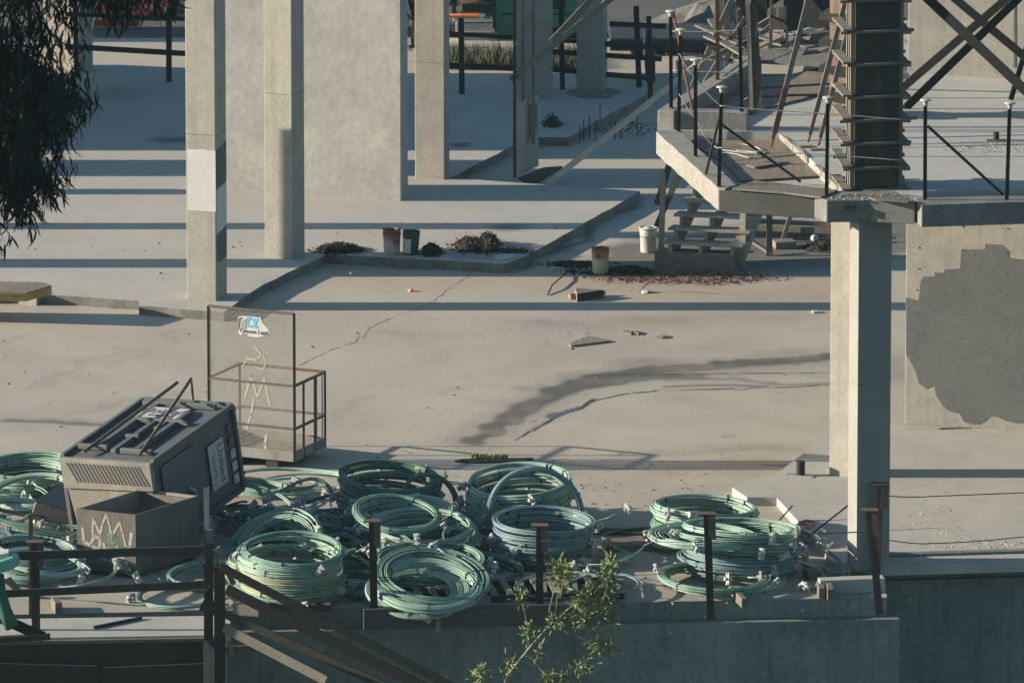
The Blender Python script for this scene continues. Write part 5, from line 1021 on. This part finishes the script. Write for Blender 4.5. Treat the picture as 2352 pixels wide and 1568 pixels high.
# ================================================================== STEEL POSTS ALONG THE EDGE
def edge_post(base, top, label, z=-.05, cap=True, w_=.10, lean=0, m=STEELD):
    p = G(*base, z); q = V(top[0], top[1], p.y + lean); t = thing('edge_post', p, label, 'post', 'capped steel posts along the front edge'); b = MB()
    b.beam(p, q, w_, .012, (0, -1, 0)); b.beam(p + Vector((w_ / 2, .04, 0)), q + Vector((w_ / 2, .04, 0)), .012, .09, (0, -1, 0)); b.build('steel_angle', m, t)
    d = (q - p).normalized()
    if cap:
        MB().box(q + d * .01, Vector((.12, 0, 0)), Vector((0, .09, 0)), d * .008).build('cap_plate', CAPR, t)
        b = MB(); b.beam(q + Vector((w_ * .7, -.02, 0)) - d * .36, q + Vector((w_ * .7, -.02, 0)), .09, .08, (0, -1, 0)); b.build('sleeve', CAPR, t)
    return t
edge_post((859, 1437), (855, 1197), 'steel edge post standing in front of the gap left of the front centre coil')
edge_post((1238, 1420), (1240, 1207), 'steel edge post just left of the shrub, in front of the blue-grey stack')
edge_post((1632, 1420), (1624, 1180), 'steel edge post in front of the right-hand coil group')
edge_post((2020, 1411), (1997, 1172), 'leaning steel edge post at the front right corner', lean=.2)
edge_post((2012, 1334), (2022, 1112), 'twisted steel edge post just behind the corner one', z=0, lean=.1, m=CAPR)
edge_post((82, 1455), (80, 1245), 'thick steel edge post in the bottom left corner', w_=.11)
edge_post((70, 1420), (70, 1180), 'taller thin steel post behind the bottom left one', cap=False, w_=.05, m=TUBE)
edge_post((476, 1320), (473, 1120), 'grey steel post rising beside the open box', z=0, cap=False, w_=.07, m=STEELG)
Yw = G(1200, 1420).y
cable(cv([(2022, 1138), (2100, 1141), (2150, 1139), (2352, 1131), (2500, 1126)], G(2022, 1310).y), 'upper dark cable running right from the corner posts', WIRED)
cable(cv([(2010, 1236), (2100, 1247), (2150, 1247), (2250, 1242), (2352, 1232), (2500, 1220)], G(2022, 1310).y), 'lower dark cable running right from the corner posts', WIRED)
cable(cv([(1850, 1224), (1900, 1224), (1998, 1220)], G(2000, 1340).y), 'dark cable tied from the coils to the corner post', WIRED, .01)
for i, (pts_, l_) in enumerate([([(860, 1238), (1050, 1243), (1240, 1241)], 'thin wire at mid height between the two centre edge posts'), ([(1240, 1242), (1430, 1244), (1628, 1244)], 'thin wire between the shrub post and the right-hand post'), ([(1628, 1312), (1800, 1308), (2005, 1296)], 'thin lower wire running to the corner post'), ([(486, 1262), (650, 1262), (858, 1240)], 'thin wire crossing in front of the tall front left stack'), ([(860, 1336), (1050, 1334), (1240, 1330), (1430, 1322), (1628, 1312)], 'thin lower wire across the centre edge posts')]): cable(cv(pts_, Yw), l_, WIRED, .004)
# ================================================================== TIMBER GUARD FRAME BOTTOM LEFT
fr = thing('timber_guard_frame', V(495, 1600, Yw - .3), 'dark nailed timber guard frame with long raking braces in the bottom left', 'timber frame')
Yf = G(500, 1475).y - .15; DT = mat('frame_timber', (.05, .046, .04), (.032, .03, .027), 3, grain='z', fine=40, vary=.2)
MB().beam(V(479, 1215, Yf + .1), V(479, 1700, Yf + .1), .13, .05, (0, -1, 0)).build('upright', DT, fr, bev=.003)
MB().beam(V(504, 1300, Yf - .05), V(506, 1700, Yf - .05), .155, .05, (0, -1, 0)).build('upright', DT, fr, bev=.003)
MB().beam(V(481, 1216, Yf + .0), V(481, 1246, Yf + .0), .10, .05, (0, -1, 0)).build('bracket', WOODX, fr)
MB().extr([V(467, 1477, Yf - .1), V(472, 1468, Yf - .1), V(493, 1490, Yf - .1), V(493, 1700, Yf - .1), V(467, 1700, Yf - .1)], Vector((0, -.06, 0))).build('gusset', WOODG, fr)
MB().beam(V(-60, 1279, Yf + .2), V(474, 1262, Yf + .2), .04, .12).build('rail', WOODD, fr, bev=.003); MB().beam(V(-60, 1366, Yf + .2), V(474, 1342, Yf + .2), .04, .105).build('rail', WOODD, fr, bev=.003)
for p0, p1, ww, m_ in (((505, 1300), (1120, 1618), 17, BR), ((520, 1352), (1100, 1640), 22, BR), ((512, 1407), (1000, 1625), 17, WOODD), ((515, 1440), (750, 1562), 20, WOODX)):
    p, q = V(*p0, Yf - .2), V(*p1, Yf - .8); MB().beam(p, q, ww / 150, .05, Vector((0, -1, 0))).build('raking_brace', m_, fr, bev=.003)
for p0, p1 in (((501, 1256), (517, 1282)), ((520, 1312), (536, 1342)), ((521, 1385), (522, 1390)), ((523, 1472), (536, 1506))): MB().beam(V(*p0, Yf - .12), V(*p1, Yf - .12), .05, .05, (0, -1, 0)).build('cleat', WOODX, fr)
for p0, p1, ww in (((467, 1293), (490, 1312), 16), ((464, 1385), (495, 1400), 30), ((476, 1354), (484, 1342), 3)): MB().beam(V(*p0, Yf - .0), V(*p1, Yf - .0), ww / 150, .03, (0, -1, 0)).build('cleat', DT, fr)
MB().beam(V(-40, 1400, Yf), V(100, 1462, Yf), .06, .14).build('raking_brace', BR, fr); MB().beam(V(-60, 1470, Yf), V(115, 1461, Yf), .1, .08).build('rail', DT, fr)
# teal machine at the left edge
t = thing('teal_machine', V(10, 1420, Yf - .3), 'teal enamelled machine head on a curved arm at the left edge', 'machine'); Ym = Yf - .3
MB().extr([V(-92, 1318, Ym), V(28, 1278, Ym), V(40, 1282, Ym), V(45, 1297, Ym), V(28, 1308, Ym), V(-92, 1345, Ym)], Vector((0, .3, 0))).build('head', TEAL, t, bev=.02)
MB().extr([V(-92, 1300, Ym + .05), V(-17, 1275, Ym + .05), V(20, 1268, Ym + .05), V(22, 1278, Ym + .05), V(-92, 1316, Ym + .05)], Vector((0, .25, 0))).build('lid', CAPW, t, bev=.01)
MB().tube([V(-7, 1320, Ym + .15), V(-2, 1360, Ym + .15), V(10, 1400, Ym + .15), V(28, 1440, Ym + .15)], .10, 12).build('arm', mat('teal_casting', (.045, .13, .11), (.03, .09, .08), 4), t, smooth=True)
MB().extr([V(8, 1335, Ym), V(23, 1325, Ym), V(48, 1352, Ym), V(33, 1356, Ym)], Vector((0, .05, 0))).build('bracket', WOODX, t)
# ================================================================== BACK OF THE SLAB AND STREET
def fence(posts, rails, label, z=ZS):
    t = thing('rail_fence', G(*posts[0][0], z), label, 'fence'); 
    for (bs_, tp_, w_) in posts: p = G(*bs_, z); MB().beam(p, V(tp_[0], tp_[1], p.y), w_, .09, (0, -1, 0)).build('post', FENCE, t)
    for (a, c, h_, yb) in rails: Y_ = G(600, yb, z).y; MB().beam(V(*a, Y_), V(*c, Y_), .04, h_).build('rail', FENCE, t)
    return t
fence([((176, 178), (172, -20), .09), ((388, 187), (388, 17), .10)], [((150, 33), (470, 46), .075, 183), ((150, 107), (470, 126), .095, 183)], 'dark timber rail fence at the back left, seen between tree and column')
fence([((1061, 215), (1059, 42), .10), ((1292, 205), (1288, -20), .09), ((1468, 200), (1461, 15), .10), ((1494, 232), (1490, 38), .09)],
      [((1010, 76), (1330, 96), .075, 205), ((1325, 97), (1530, 110), .10, 210), ((1010, 150), (1330, 163), .10, 205), ((1250, 118), (1520, 136), .09, 208), ((1400, 55), (1530, 61), .09, 205), ((1320, 165), (1500, 180), .09, 208)], 'dark timber rail fence at the back right, crossing behind the timber uprights')
tag(MB().extr([G(1478, 120, ZS), G(1484, 190, ZS), G(1505, 190, ZS), G(1500, 130, ZS)], ZV * .5).build('timber_stub', FENCE), 'dark slanted timber stub against the right end of the fence', 'timber')
# timber uprights with plywood panel
sh = thing('timber_uprights', G(1200, 407, ZS), 'row of tall timber uprights with a patched plywood panel at the foot', 'timber frame'); Yu = G(1183, 407, ZS).y
MB().beam(V(1182.5, 407, Yu), V(1182, -30, Yu), .055, .09, (0, -1, 0)).build('upright', mat('brown_upright', (.09, .07, .055), (.06, .05, .04), 3, grain='z'), sh)
for xx in (1201, 1225): MB().beam(V(xx, 330, Yu + .5), V(xx, -30, Yu + .5), .055, .09, (0, -1, 0)).build('upright', WOODG, sh)
pp = [V(1184, 407, Yu), G(1237, 381, ZS), toY(1237, 218, (1237, 381), ZS), V(1186, 240, Yu)]; pn = (pp[1] - pp[0]).normalized(); pn = Vector((-pn.y, pn.x, 0))
MB().extr(pp, pn * .02).build('plywood_panel', PLYN if 0 else mat('pinkish_plywood', (.34, .29, .25), (.27, .235, .205), 2, fine=30), sh)
def onp(px, py): r = ray(px, py); tt = (pp[0] - CAM).dot(pn) / r.dot(pn); return CAM + r * tt - pn * .004
MB().extr([onp(*p) for p in [(1187, 270), (1210, 258), (1211, 306), (1203, 314), (1190, 314), (1186, 305)]], -pn * .002).build('surface_patch', GREYP, sh); MB().extr([onp(*p) for p in [(1212, 240), (1233, 236), (1234, 296), (1226, 306), (1218, 318), (1212, 324)]], -pn * .002).build('surface_patch', GREYP, sh)  # two dark grey patches laid over the panel face
tag(MB().beam(V(1174, 184, Yu + .1), V(1415, -12, Yu + .6), .10, .05, Vector((0, -1, 0))).build('timber_brace', WOODG, bev=.003), 'long timber brace rising to the right across the uprights', 'timber', 'raking timbers by the uprights')
tag(MB().beam(V(1266, 96, Yu + .3), V(1368, -12, Yu + .5), .10, .05, Vector((0, -1, 0))).build('timber_brace', WOODX, bev=.003), 'short sunlit timber brace above the long one', 'timber', 'raking timbers by the uprights')
tag(MB().beam(G(1256, 424, .03), toY(1640, 118, (1560, 400)), .10, .06, Vector((0, -1, 0))).build('timber_strut', mat('lit_pale_strut_timber', (.50, .45, .37), (.38, .34, .28), 3, fine=50), bev=.003), 'long grey strut rising from the floor towards the deck', 'timber')  # pale timber lightened further to stand in for sunlight on the strut
tag(MB().prism(poly([(1190, 408), (1250, 384), (1292, 381), (1240, 415), (1215, 420)], .03), .0, .03).build('board', WOODD), 'dark board lying at the foot of the plywood panel', 'board')
pile((1240, 1295, 278, 296), ZS, 'dark crumpled scrap beside the foot of the shaded column', 120, h=.2, seed=41)
pile((1370, 1500, 275, 320), 0, 'tangled rebar stubs and rubbish in the shaded gap', 260, flat=True, seed=42, sticks=.6)
b = MB(); r_ = random.Random(3)
for i in range(9): p = G(r_.uniform(1330, 1490), r_.uniform(290, 335), 0); b.cyl(p, p + ZV * r_.uniform(.25, .45), .009, n=5)
tag(b.build('rebar_stubs', STEELD), 'thin rebar stubs sticking up in the shaded gap', 'rebar')
tag(MB().prism(poly([(1300, 214), (1340, 224), (1400, 224), (1425, 210), (1405, 203), (1310, 205)], ZS + .02), ZS - .01, ZS + .02).build('mortar_collar', DARKC), 'dark mortar collar round the foot of the wide shaded column', 'mortar')
# grass strip beyond the slab
def grass(px0, px1, y0, y1, n, hgt, m, label, seed, z=-.2):
    b = MB(); r_ = random.Random(seed)
    for i in range(n):
        p = G(r_.uniform(px0, px1), r_.uniform(y0, y1), z); h_ = hgt * r_.uniform(.4, 1.2); a = r_.uniform(0, 6.28); w_ = .012; l_ = Vector((math.cos(a), math.sin(a), 0)) * h_ * r_.uniform(.1, .6); s_ = Vector((-math.sin(a), math.cos(a), 0)) * w_
        b.raw([p - s_, p + s_, p + l_ * .5 + ZV * h_ * .6 + s_ * .7, p + l_ * .5 + ZV * h_ * .6 - s_ * .7, p + l_ + ZV * h_], [(0, 1, 2, 3), (3, 2, 4)])
    return tag(b.build('dry_grass', m), label, 'grass', kind='stuff')
grass(1020, 1340, 150, 186, 5200, .42, DRYG, 'dry grass strip beyond the raised slab behind the fence', 1)
grass(1395, 1500, 172, 186, 500, .2, DRYG, 'sparse dry grass right of the wide shaded column', 2)
def agave(x, y, label, m, n=34, L=.9, seed=0):
    r_ = random.Random(seed); c0 = G(x, y, -.25); t = thing('spiky_plant', c0, label, 'plant', 'spiky plants beyond the fence'); b = MB()
    for i in range(n):
        a, e = r_.uniform(0, 6.28), r_.uniform(.1, 1.3); d = Vector((math.cos(a) * math.cos(e), math.sin(a) * math.cos(e), math.sin(e))); s_ = Vector((-math.sin(a), math.cos(a), 0)) * .018; l_ = L * r_.uniform(.6, 1.1); m1 = c0 + ZV * .15 + d * l_ * .5
        b.raw([c0 + ZV * .1 - s_, c0 + ZV * .1 + s_, m1 + s_, m1 - s_, c0 + ZV * .15 + d * l_ - ZV * .1], [(0, 1, 2, 3), (3, 2, 4)])
    b.build('leaves', m, t); MB().cyl(c0, c0 + ZV * .3, .07, .05, 8).build('stem', WOODD, t)
SPK = mat('spiky_leaf', (.045, .06, .04), (.025, .035, .025), 6)
agave(1048, 105, 'dark spiky palm beside the column in front of the green truck', SPK, 46, .8, 1); agave(950, 60, 'spiky plant seen in the gap right of the big wall', SPK, 46, 1.0, 2); agave(950, 140, 'lower spiky plant in the gap right of the big wall', DRYG, 40, .8, 3); agave(1040, 30, 'sunlit spiky crown above the orange stripe', DRYG, 40, .7, 4)
# green truck
ZR = -.25
tr = thing('parked_truck', G(1190, 140, ZR), 'green truck with a silver bumper parked beyond the fence', 'truck'); Yt = G(1190, 120, ZR).y; 
def fbox(x0, x1, y0, y1, Y, dep, m, nm, root, bev=.03): return MB().extr([V(x0, y1, Y), V(x1, y1, Y), V(x1, y0, Y), V(x0, y0, Y)], Vector((0, dep, 0))).build(nm, m, root, bev=bev)
MB().extr([V(1133, 75, Yt + .1), V(1180, 92, Yt + .1), V(1340, 92, Yt + .1), V(1340, -60, Yt + .1), V(1060, -60, Yt + .1), V(1072, -5, Yt + .1), V(1100, 15, Yt + .1), V(1120, 42, Yt + .1)], Vector((0, 1.9, 0))).build('body', GREENP, tr, bev=.05)
MB().extr([V(1110, -40, Yt + .08), V(1112, 5, Yt + .08), V(1135, 14, Yt + .08), V(1150, -40, Yt + .08)], Vector((0, .05, 0))).build('windscreen', GLASSD, tr)
fbox(1040, 1134, 45, 52, Yt - .3, .5, CHROME, 'bumper', tr); fbox(1046, 1132, 53, 76, Yt - .25, .3, CHROME, 'bumper', tr)
for i in range(9): fbox(1056, 1142, 80 + 5.2 * i, 84.4 + 5.2 * i, Yt - .2, .15, CAPW, 'louvre', tr, .004)
fbox(1030, 1100, 36, 41, Yt - .2, .2, ORANGE, 'marker_stripe', tr, .005); fbox(1194, 1208, 31, 38, Yt + .02, .1, ORANGE, 'marker_lamp', tr, .005)
fbox(1195, 1255, 50, 62, Yt - .05, .2, STEELD, 'step', tr)
fbox(1136, 1138, -20, 88, Yt + .05, .06, STEELD, 'door_seam', tr, 0); fbox(1150, 1335, 33, 35, Yt + .06, .05, STEELD, 'body_seam', tr, 0); fbox(1262, 1300, -20, 22, Yt + .05, .06, GLASSD, 'side_window', tr, .01); fbox(1060, 1132, 8, 30, Yt + .0, .2, GLASSD, 'grille', tr, .02); fbox(1210, 1340, 66, 92, Yt + .03, .1, STEELD, 'side_skirt', tr, .01)
for wx_ in (1165, 1278):
    c0 = V(wx_, 118, Yt + .2); wh = MB().cyl(c0 - Vector((0, .15, 0)), c0 + Vector((0, .15, 0)), .26, n=24).build('wheel', BLACKR, tr); hb = MB().lathe(c0 - Vector((0, .15, 0)), [(.16, 0), (.15, .03), (.06, .05), (0, .06)], 18, Vector((0, -1, 0))).build('hub', CHROME, tr, smooth=True); hb.parent = wh
MB().cyl(V(1273, 104, Yt), V(1273, 104, Yt) + Vector((0, .1, 0)), .07, n=14).build('headlight', CHROME, tr)
fbox(1062, 1093, -30, 2, Yt - .3, .05, mat('pale_plate', (.6, .52, .4), (.5, .4, .3), 5), 'sign_plate', tr, .004); fbox(1058, 1097, -34, 6, Yt - .26, .04, ORANGE, 'sign_frame', tr, .004)
# red vehicle and white one top left
rc = thing('parked_car', G(300, 50, ZR), 'red car with white trim parked beyond the back left fence', 'car'); Yc = G(300, 48, ZR).y
MB().extr([V(205, 40, Yc), V(340, 42, Yc), V(392, 30, Yc), V(398, 5, Yc), V(380, -30, Yc), V(200, -40, Yc)], Vector((0, 1.8, 0))).build('body', REDP, rc, bev=.06)
for wx_, yy in ((250, 43), (352, 38)):
    c0 = V(wx_, yy, Yc + .05); wh = MB().cyl(c0 - Vector((0, .06, 0)), c0 + Vector((0, .2, 0)), .12, n=20).build('wheel', BLACKR, rc)
fbox(280, 305, 18, 30, Yc - .03, .05, CAPW, 'trim', rc, .004); fbox(330, 372, 12, 20, Yc - .03, .05, CAPW, 'trim', rc, .004); MB().cyl(V(382, 22, Yc - .05), V(382, 22, Yc), .05, n=12).build('headlight', CHROME, rc)
fbox(215, 320, 47, 62, Yc - .9, .1, mat('red_shade_board', (.35, .06, .04), (.2, .05, .035), 4), 'low_panel', rc)
t = thing('parked_car', G(430, 45, ZR), 'dark car with a white roof edge behind the first column, top left', 'car')
MB().extr([V(395, 60, Yc), V(408, 30, Yc), V(440, 10, Yc), V(520, 5, Yc), V(520, 60, Yc)], Vector((0, 1.8, 0))).build('body', GLASSD, t, bev=.04); fbox(390, 520, -6, 7, Yc + .3, 1.5, CAPW, 'roof', t); MB().cyl(V(425, 80, Yc - .6), V(425, 80, Yc - .4), .2, n=20).build('wheel', CAPW, t)
# dark low truck bed / rails behind the deck, top centre
t = thing('flatbed_trailer', G(1560, 130, ZR), 'dark low flatbed trailer in the shade beyond the deck', 'trailer'); Yl = G(1560, 175, ZR).y
fbox(1400, 1720, 88, 118, Yl + .6, 1.5, mat('dark_blue_steel', (.03, .04, .05), (.02, .03, .04), 3), 'bed', t); fbox(1400, 1690, 150, 172, Yl + .3, .4, STEELD, 'lower_rail', t)
for i in range(9): 
    c0 = V(1425 + i * 26, 122, Yl + .5); MB().tube([c0, c0 + Vector((.04, 0, -.06)), c0 + Vector((.09, 0, -.03))], .008, 5).build('hook', STEELG, t)
t = thing('gravel_heap', G(1640, 45, ZR), 'pale heap of gravel with scattered boards on the road, top centre', 'gravel heap'); b = MB(); c0 = G(1640, 60, ZR); vs = [c0 + ZV * .5]
for k in range(4):
    for i in range(20): a = i / 20 * 6.283; f = (.25, .5, .75, 1)[k] * r_.uniform(.9, 1.1); vs.append(c0 + Vector((math.cos(a) * 1.4 * f, math.sin(a) * 1.4 * f, (.42, .28, .12, -.02)[k] * r_.uniform(.85, 1.15))))
b.raw(vs, [(0, 1 + i, 1 + (i + 1) % 20) for i in range(20)] + [(1 + 20 * k + i, 1 + 20 * (k + 1) + i, 1 + 20 * (k + 1) + (i + 1) % 20, 1 + 20 * k + (i + 1) % 20) for k in range(3) for i in range(20)]); b.build('heap', mat('dusty_gravel', (.14, .135, .12), (.1, .095, .085), 3, fine=30, vary=.3), t)
# unseen blocks added off-frame on the left to shade the road in bands
tag(MB().prism(poly([(-700, 62), (-620, 62), (-620, 92), (-700, 92)], ZR), ZR, 3.4).build('shade_block', DARKC), 'low unseen block added beyond the left edge, casting the band of shade across the road', 'shade block')
tag(MB().prism(poly([(-700, 105), (-620, 105), (-620, 128), (-700, 128)], ZR), ZR, 3.0).build('shade_block', DARKC), 'smaller unseen shade block added beyond the left edge, closer to the slab', 'shade block')

# ================================================================== HANGING TREE (LEFT) AND SHRUB (FRONT)
def leaf_mesh(P, D, Lg, Wd, bend, nrm, seg=4):      # arrays: base points, directions, lengths
    n = len(P); S = np.cross(D, nrm); S /= np.linalg.norm(S, axis=1)[:, None] + 1e-9; B = np.cross(S, D); rows = []
    for k in range(seg + 1):
        f = k / seg; w_ = Wd * (math.sin(math.pi * min(.97, f * .9 + .06))) ** .8; cpt = P + D * (Lg * f)[:, None] + S * (bend * Lg * (f * f))[:, None] + B * (.12 * Lg * math.sin(f * 3.1))[:, None]
        rows.append(cpt - S * (w_ / 2)[:, None]); rows.append(cpt + S * (w_ / 2)[:, None])
    VV = np.stack(rows, 1).reshape(-1, 3); R2 = 2 * (seg + 1); base = np.arange(n)[:, None] * R2
    FF = np.concatenate([base + np.array([[2 * k, 2 * k + 1, 2 * k + 3, 2 * k + 2]]) for k in range(seg)], 0); return VV, FF
def np_obj(name, VV, FF, m, parent):
    VV = VV - np.array(WL[parent.name]); me = bpy.data.meshes.new(name); me.vertices.add(len(VV)); me.vertices.foreach_set('co', VV.ravel()); me.loops.add(FF.size); me.loops.foreach_set('vertex_index', FF.ravel().astype(np.int32)); me.polygons.add(len(FF))
    me.polygons.foreach_set('loop_start', np.arange(0, FF.size, 4)); me.polygons.foreach_set('loop_total', np.full(len(FF), 4)); me.update(); me.validate(); me.materials.append(m); o_ = bpy.data.objects.new(name, me); scene.collection.objects.link(o_); o_.parent = parent; return o_
YT = -48.0; rs_ = np.random.RandomState(5)
tree = thing('hanging_gum_tree', V(-700, 3000, YT), 'dark tree with long drooping sickle leaves hanging in from the left edge', 'tree')
TK = mat('dark_bark', (.04, .035, .03), (.025, .022, .02), 4); tb = MB()
tb.tube([V(-700, 3200, YT), V(-680, 1500, YT), V(-640, 600, YT), V(-560, 0, YT), V(-480, -700, YT)], .32, 10, .12); tb.build('trunk', TK, tree, smooth=True)
br_, Pl, Dl = MB(), [], []
def spray(pts, n, droop=.75, rad=14):
    q = [V(x, y, YT + dy) for x, y, dy in pts]; br_.tube(q, .010, 5, .003); m = len(q)
    for i in range(int(n * 1.05)):
        f = rs_.uniform(0, m - 1.001); k = int(f); p = q[k].lerp(q[k + 1], f - k) + Vector((rs_.normal(0, rad / 215), rs_.normal(0, .25), rs_.normal(0, rad / 215)))
        d = Vector((rs_.normal(0, .33), rs_.normal(0, .35), -droop - rs_.uniform(0, .5))).normalized(); Pl.append(p); Dl.append(d)
for (x0, y0, x1, y1, n) in [(-60, -60, 30, 480, 420), (60, 100, 165, 260, 70), (40, 200, 150, 320, 80), (50, 300, 110, 450, 50), (-20, 400, 80, 490, 90), (70, 400, 155, 425, 20), (20, -40, 190, 60, 130), (100, 60, 205, 180, 40), (0, 150, 60, 400, 260), (-40, 100, 80, 330, 330),(-40, -40, 60, 420, 420), (-20, 40, 90, 400, 330), (0, -30, 120, 300, 260), (30, -60, 150, 240, 240), (60, 120, 165, 300, 190), (80, 180, 150, 390, 120), (20, 330, 120, 430, 170), (40, 380, 145, 420, 60), (-30, 200, 60, 490, 330), (-60, 0, 0, 540, 170), (-60, 480, 5, 555, 26),
                            (60, -60, 230, 0, 150), (120, -50, 320, 10, 200), (200, -60, 400, 0, 150), (150, -70, 280, 40, 90), (130, 150, 200, 250, 80), (120, 230, 210, 235, 40), (-60, 150, 70, 250, 300), (-50, 300, 50, 380, 260), (0, 100, 110, 200, 260), (-60, 380, 60, 460, 240), (60, 250, 110, 330, 120)]:
    spray([(x0, y0, rs_.uniform(-.5, .5)), ((x0 + x1) / 2 + rs_.uniform(-8, 8), (y0 + y1) / 2 - 12, rs_.uniform(-.5, .5)), (x1, y1, rs_.uniform(-.5, .5))], n)
for i in range(0):                     # the rest of the crown, out of the picture, that shades what is seen
    Pl.append(V(rs_.uniform(-560, -55), rs_.uniform(-500, 620), YT + rs_.normal(0, .9))); Dl.append(Vector((rs_.normal(0, .4), rs_.normal(0, .4), -1)).normalized())
Po = np.array([V(rs_.uniform(-620, -60), rs_.uniform(-900, 640), YT + rs_.normal(0, 1.1)) for i in range(7000)]); Do = rs_.normal(0, .4, (7000, 3)); Do[:, 2] = -1; Do /= np.linalg.norm(Do, axis=1)[:, None]
VV, FF = leaf_mesh(Po, Do, rs_.uniform(.25, .4, 7000), rs_.uniform(.04, .07, 7000), rs_.normal(0, .25, 7000), rs_.normal(0, 1, (7000, 3))); np_obj('outer_foliage', VV, FF, LEAFD, tree)
br_.build('branches', TK, tree)
Pn, Dn = np.array(Pl), np.array(Dl); nL = len(Pn); nr = rs_.normal(0, 1, (nL, 3)); VV, FF = leaf_mesh(Pn, Dn, rs_.uniform(.14, .24, nL), rs_.uniform(.020, .034, nL), rs_.normal(0, .28, nL), nr)
np_obj('foliage', VV, FF, LEAFD, tree)
YS = G(1200, 1420).y - 3.8
shr = thing('leafy_shrub', V(1120, 1720, YS), 'sunlit branching shrub with yellowish leaf clusters in front of the retaining wall', 'shrub'); sb = MB()
paths_ = [([(1120, 1720), (1145, 1600), (1167, 1549), (1218, 1485), (1266, 1431), (1314, 1391), (1363, 1350), (1406, 1294)], .022, .006), ([(1206, 1503), (1222, 1510), (1240, 1535), (1262, 1556), (1290, 1580)], .012, .005), ([(1266, 1440), (1300, 1450), (1345, 1468), (1385, 1480)], .009, .004), ([(1214, 1480), (1212, 1440), (1205, 1405), (1199, 1385)], .008, .004),
          ([(1262, 1432), (1262, 1400), (1270, 1365), (1285, 1330)], .008, .004), ([(1274, 1425), (1278, 1390), (1280, 1360), (1290, 1325)], .006, .003), ([(1290, 1410), (1320, 1412), (1336, 1418)], .008, .004), ([(1150, 1600), (1120, 1580), (1105, 1550)], .008, .004), ([(1250, 1560), (1300, 1545), (1336, 1535)], .007, .003), ([(1330, 1380), (1370, 1385), (1390, 1405)], .007, .003)]
for pts_, a0, a1_ in paths_: sb.tube([V(x, y, YS + .1 * math.sin(i * 2)) for i, (x, y) in enumerate(pts_)], a0, 6, a1_)
sb.build('stems', TWIG, shr, smooth=True)
cl = [(1199, 1375, 14, 15, 26), (1215, 1452, 15, 18, 34), (1237, 1498, 11, 12, 18), (1172, 1525, 12, 18, 26), (1286, 1312, 22, 26, 90), (1290, 1348, 14, 16, 30), (1406, 1290, 12, 16, 34), (1392, 1320, 20, 18, 60), (1378, 1352, 26, 18, 75), (1388, 1380, 24, 16, 70), (1350, 1366, 18, 14, 44), (1277, 1428, 18, 14, 50), (1336, 1420, 26, 18, 80), (1385, 1412, 24, 15, 60), (1392, 1482, 30, 15, 60), (1366, 1478, 10, 12, 18), (1336, 1530, 20, 18, 38), (1269, 1555, 24, 16, 50), (1105, 1548, 18, 20, 46), (1330, 1378, 14, 12, 26), (1160, 1548, 8, 10, 12), (1410, 1430, 12, 10, 14), (1310, 1560, 20, 12, 26)]
Pl, Dl, Yw_ = [], [], []
for (cx_, cy_, rx_, ry_, n_) in cl:
    n_ = int(n_ * 2.0)
    for i in range(n_):
        ox, oy = rs_.normal(0, .5), rs_.normal(0, .5); p = V(cx_ + ox * rx_, cy_ + oy * ry_, YS + rs_.normal(0, .08)); d = Vector((ox + rs_.normal(0, .5), rs_.normal(0, .7), -oy * 1.1 + rs_.normal(0, .5) + .1)).normalized(); Pl.append(p); Dl.append(d); Yw_.append(rs_.rand() < .13)
Pn, Dn, Yw_ = np.array(Pl), np.array(Dl), np.array(Yw_)
for sel, m_, nm in ((~Yw_, LEAFY, 'foliage'), (Yw_, LEAFO, 'yellow_leaves')):
    k = sel.sum(); VV, FF = leaf_mesh(Pn[sel], Dn[sel], rs_.uniform(.055, .115, k), rs_.uniform(.018, .03, k), rs_.normal(0, .2, k), rs_.normal(0, 1, (k, 3))); np_obj(nm, VV, FF, m_, shr)
hm = bpy.data.materials.new('haze_air'); hm.use_nodes = True; ht = hm.node_tree; ht.nodes.clear(); ho = ht.nodes.new('ShaderNodeOutputMaterial'); hv = ht.nodes.new('ShaderNodeVolumePrincipled')
hv.inputs['Color'].default_value = (.62, .92, 1.0, 1); hv.inputs['Density'].default_value = .00008; hv.inputs['Anisotropy'].default_value = 0.0; ht.links.new(hv.outputs[0], ho.inputs['Volume'])  # haze volume added to lift the darkest tones
hz = MB().box((0, -70, 12), Vector((60, 0, 0)), Vector((0, 115, 0)), ZV * 26.6).build('haze', hm); tag(hz, 'thin even haze added over the site to lift the dark tones', 'haze', kind='stuff')
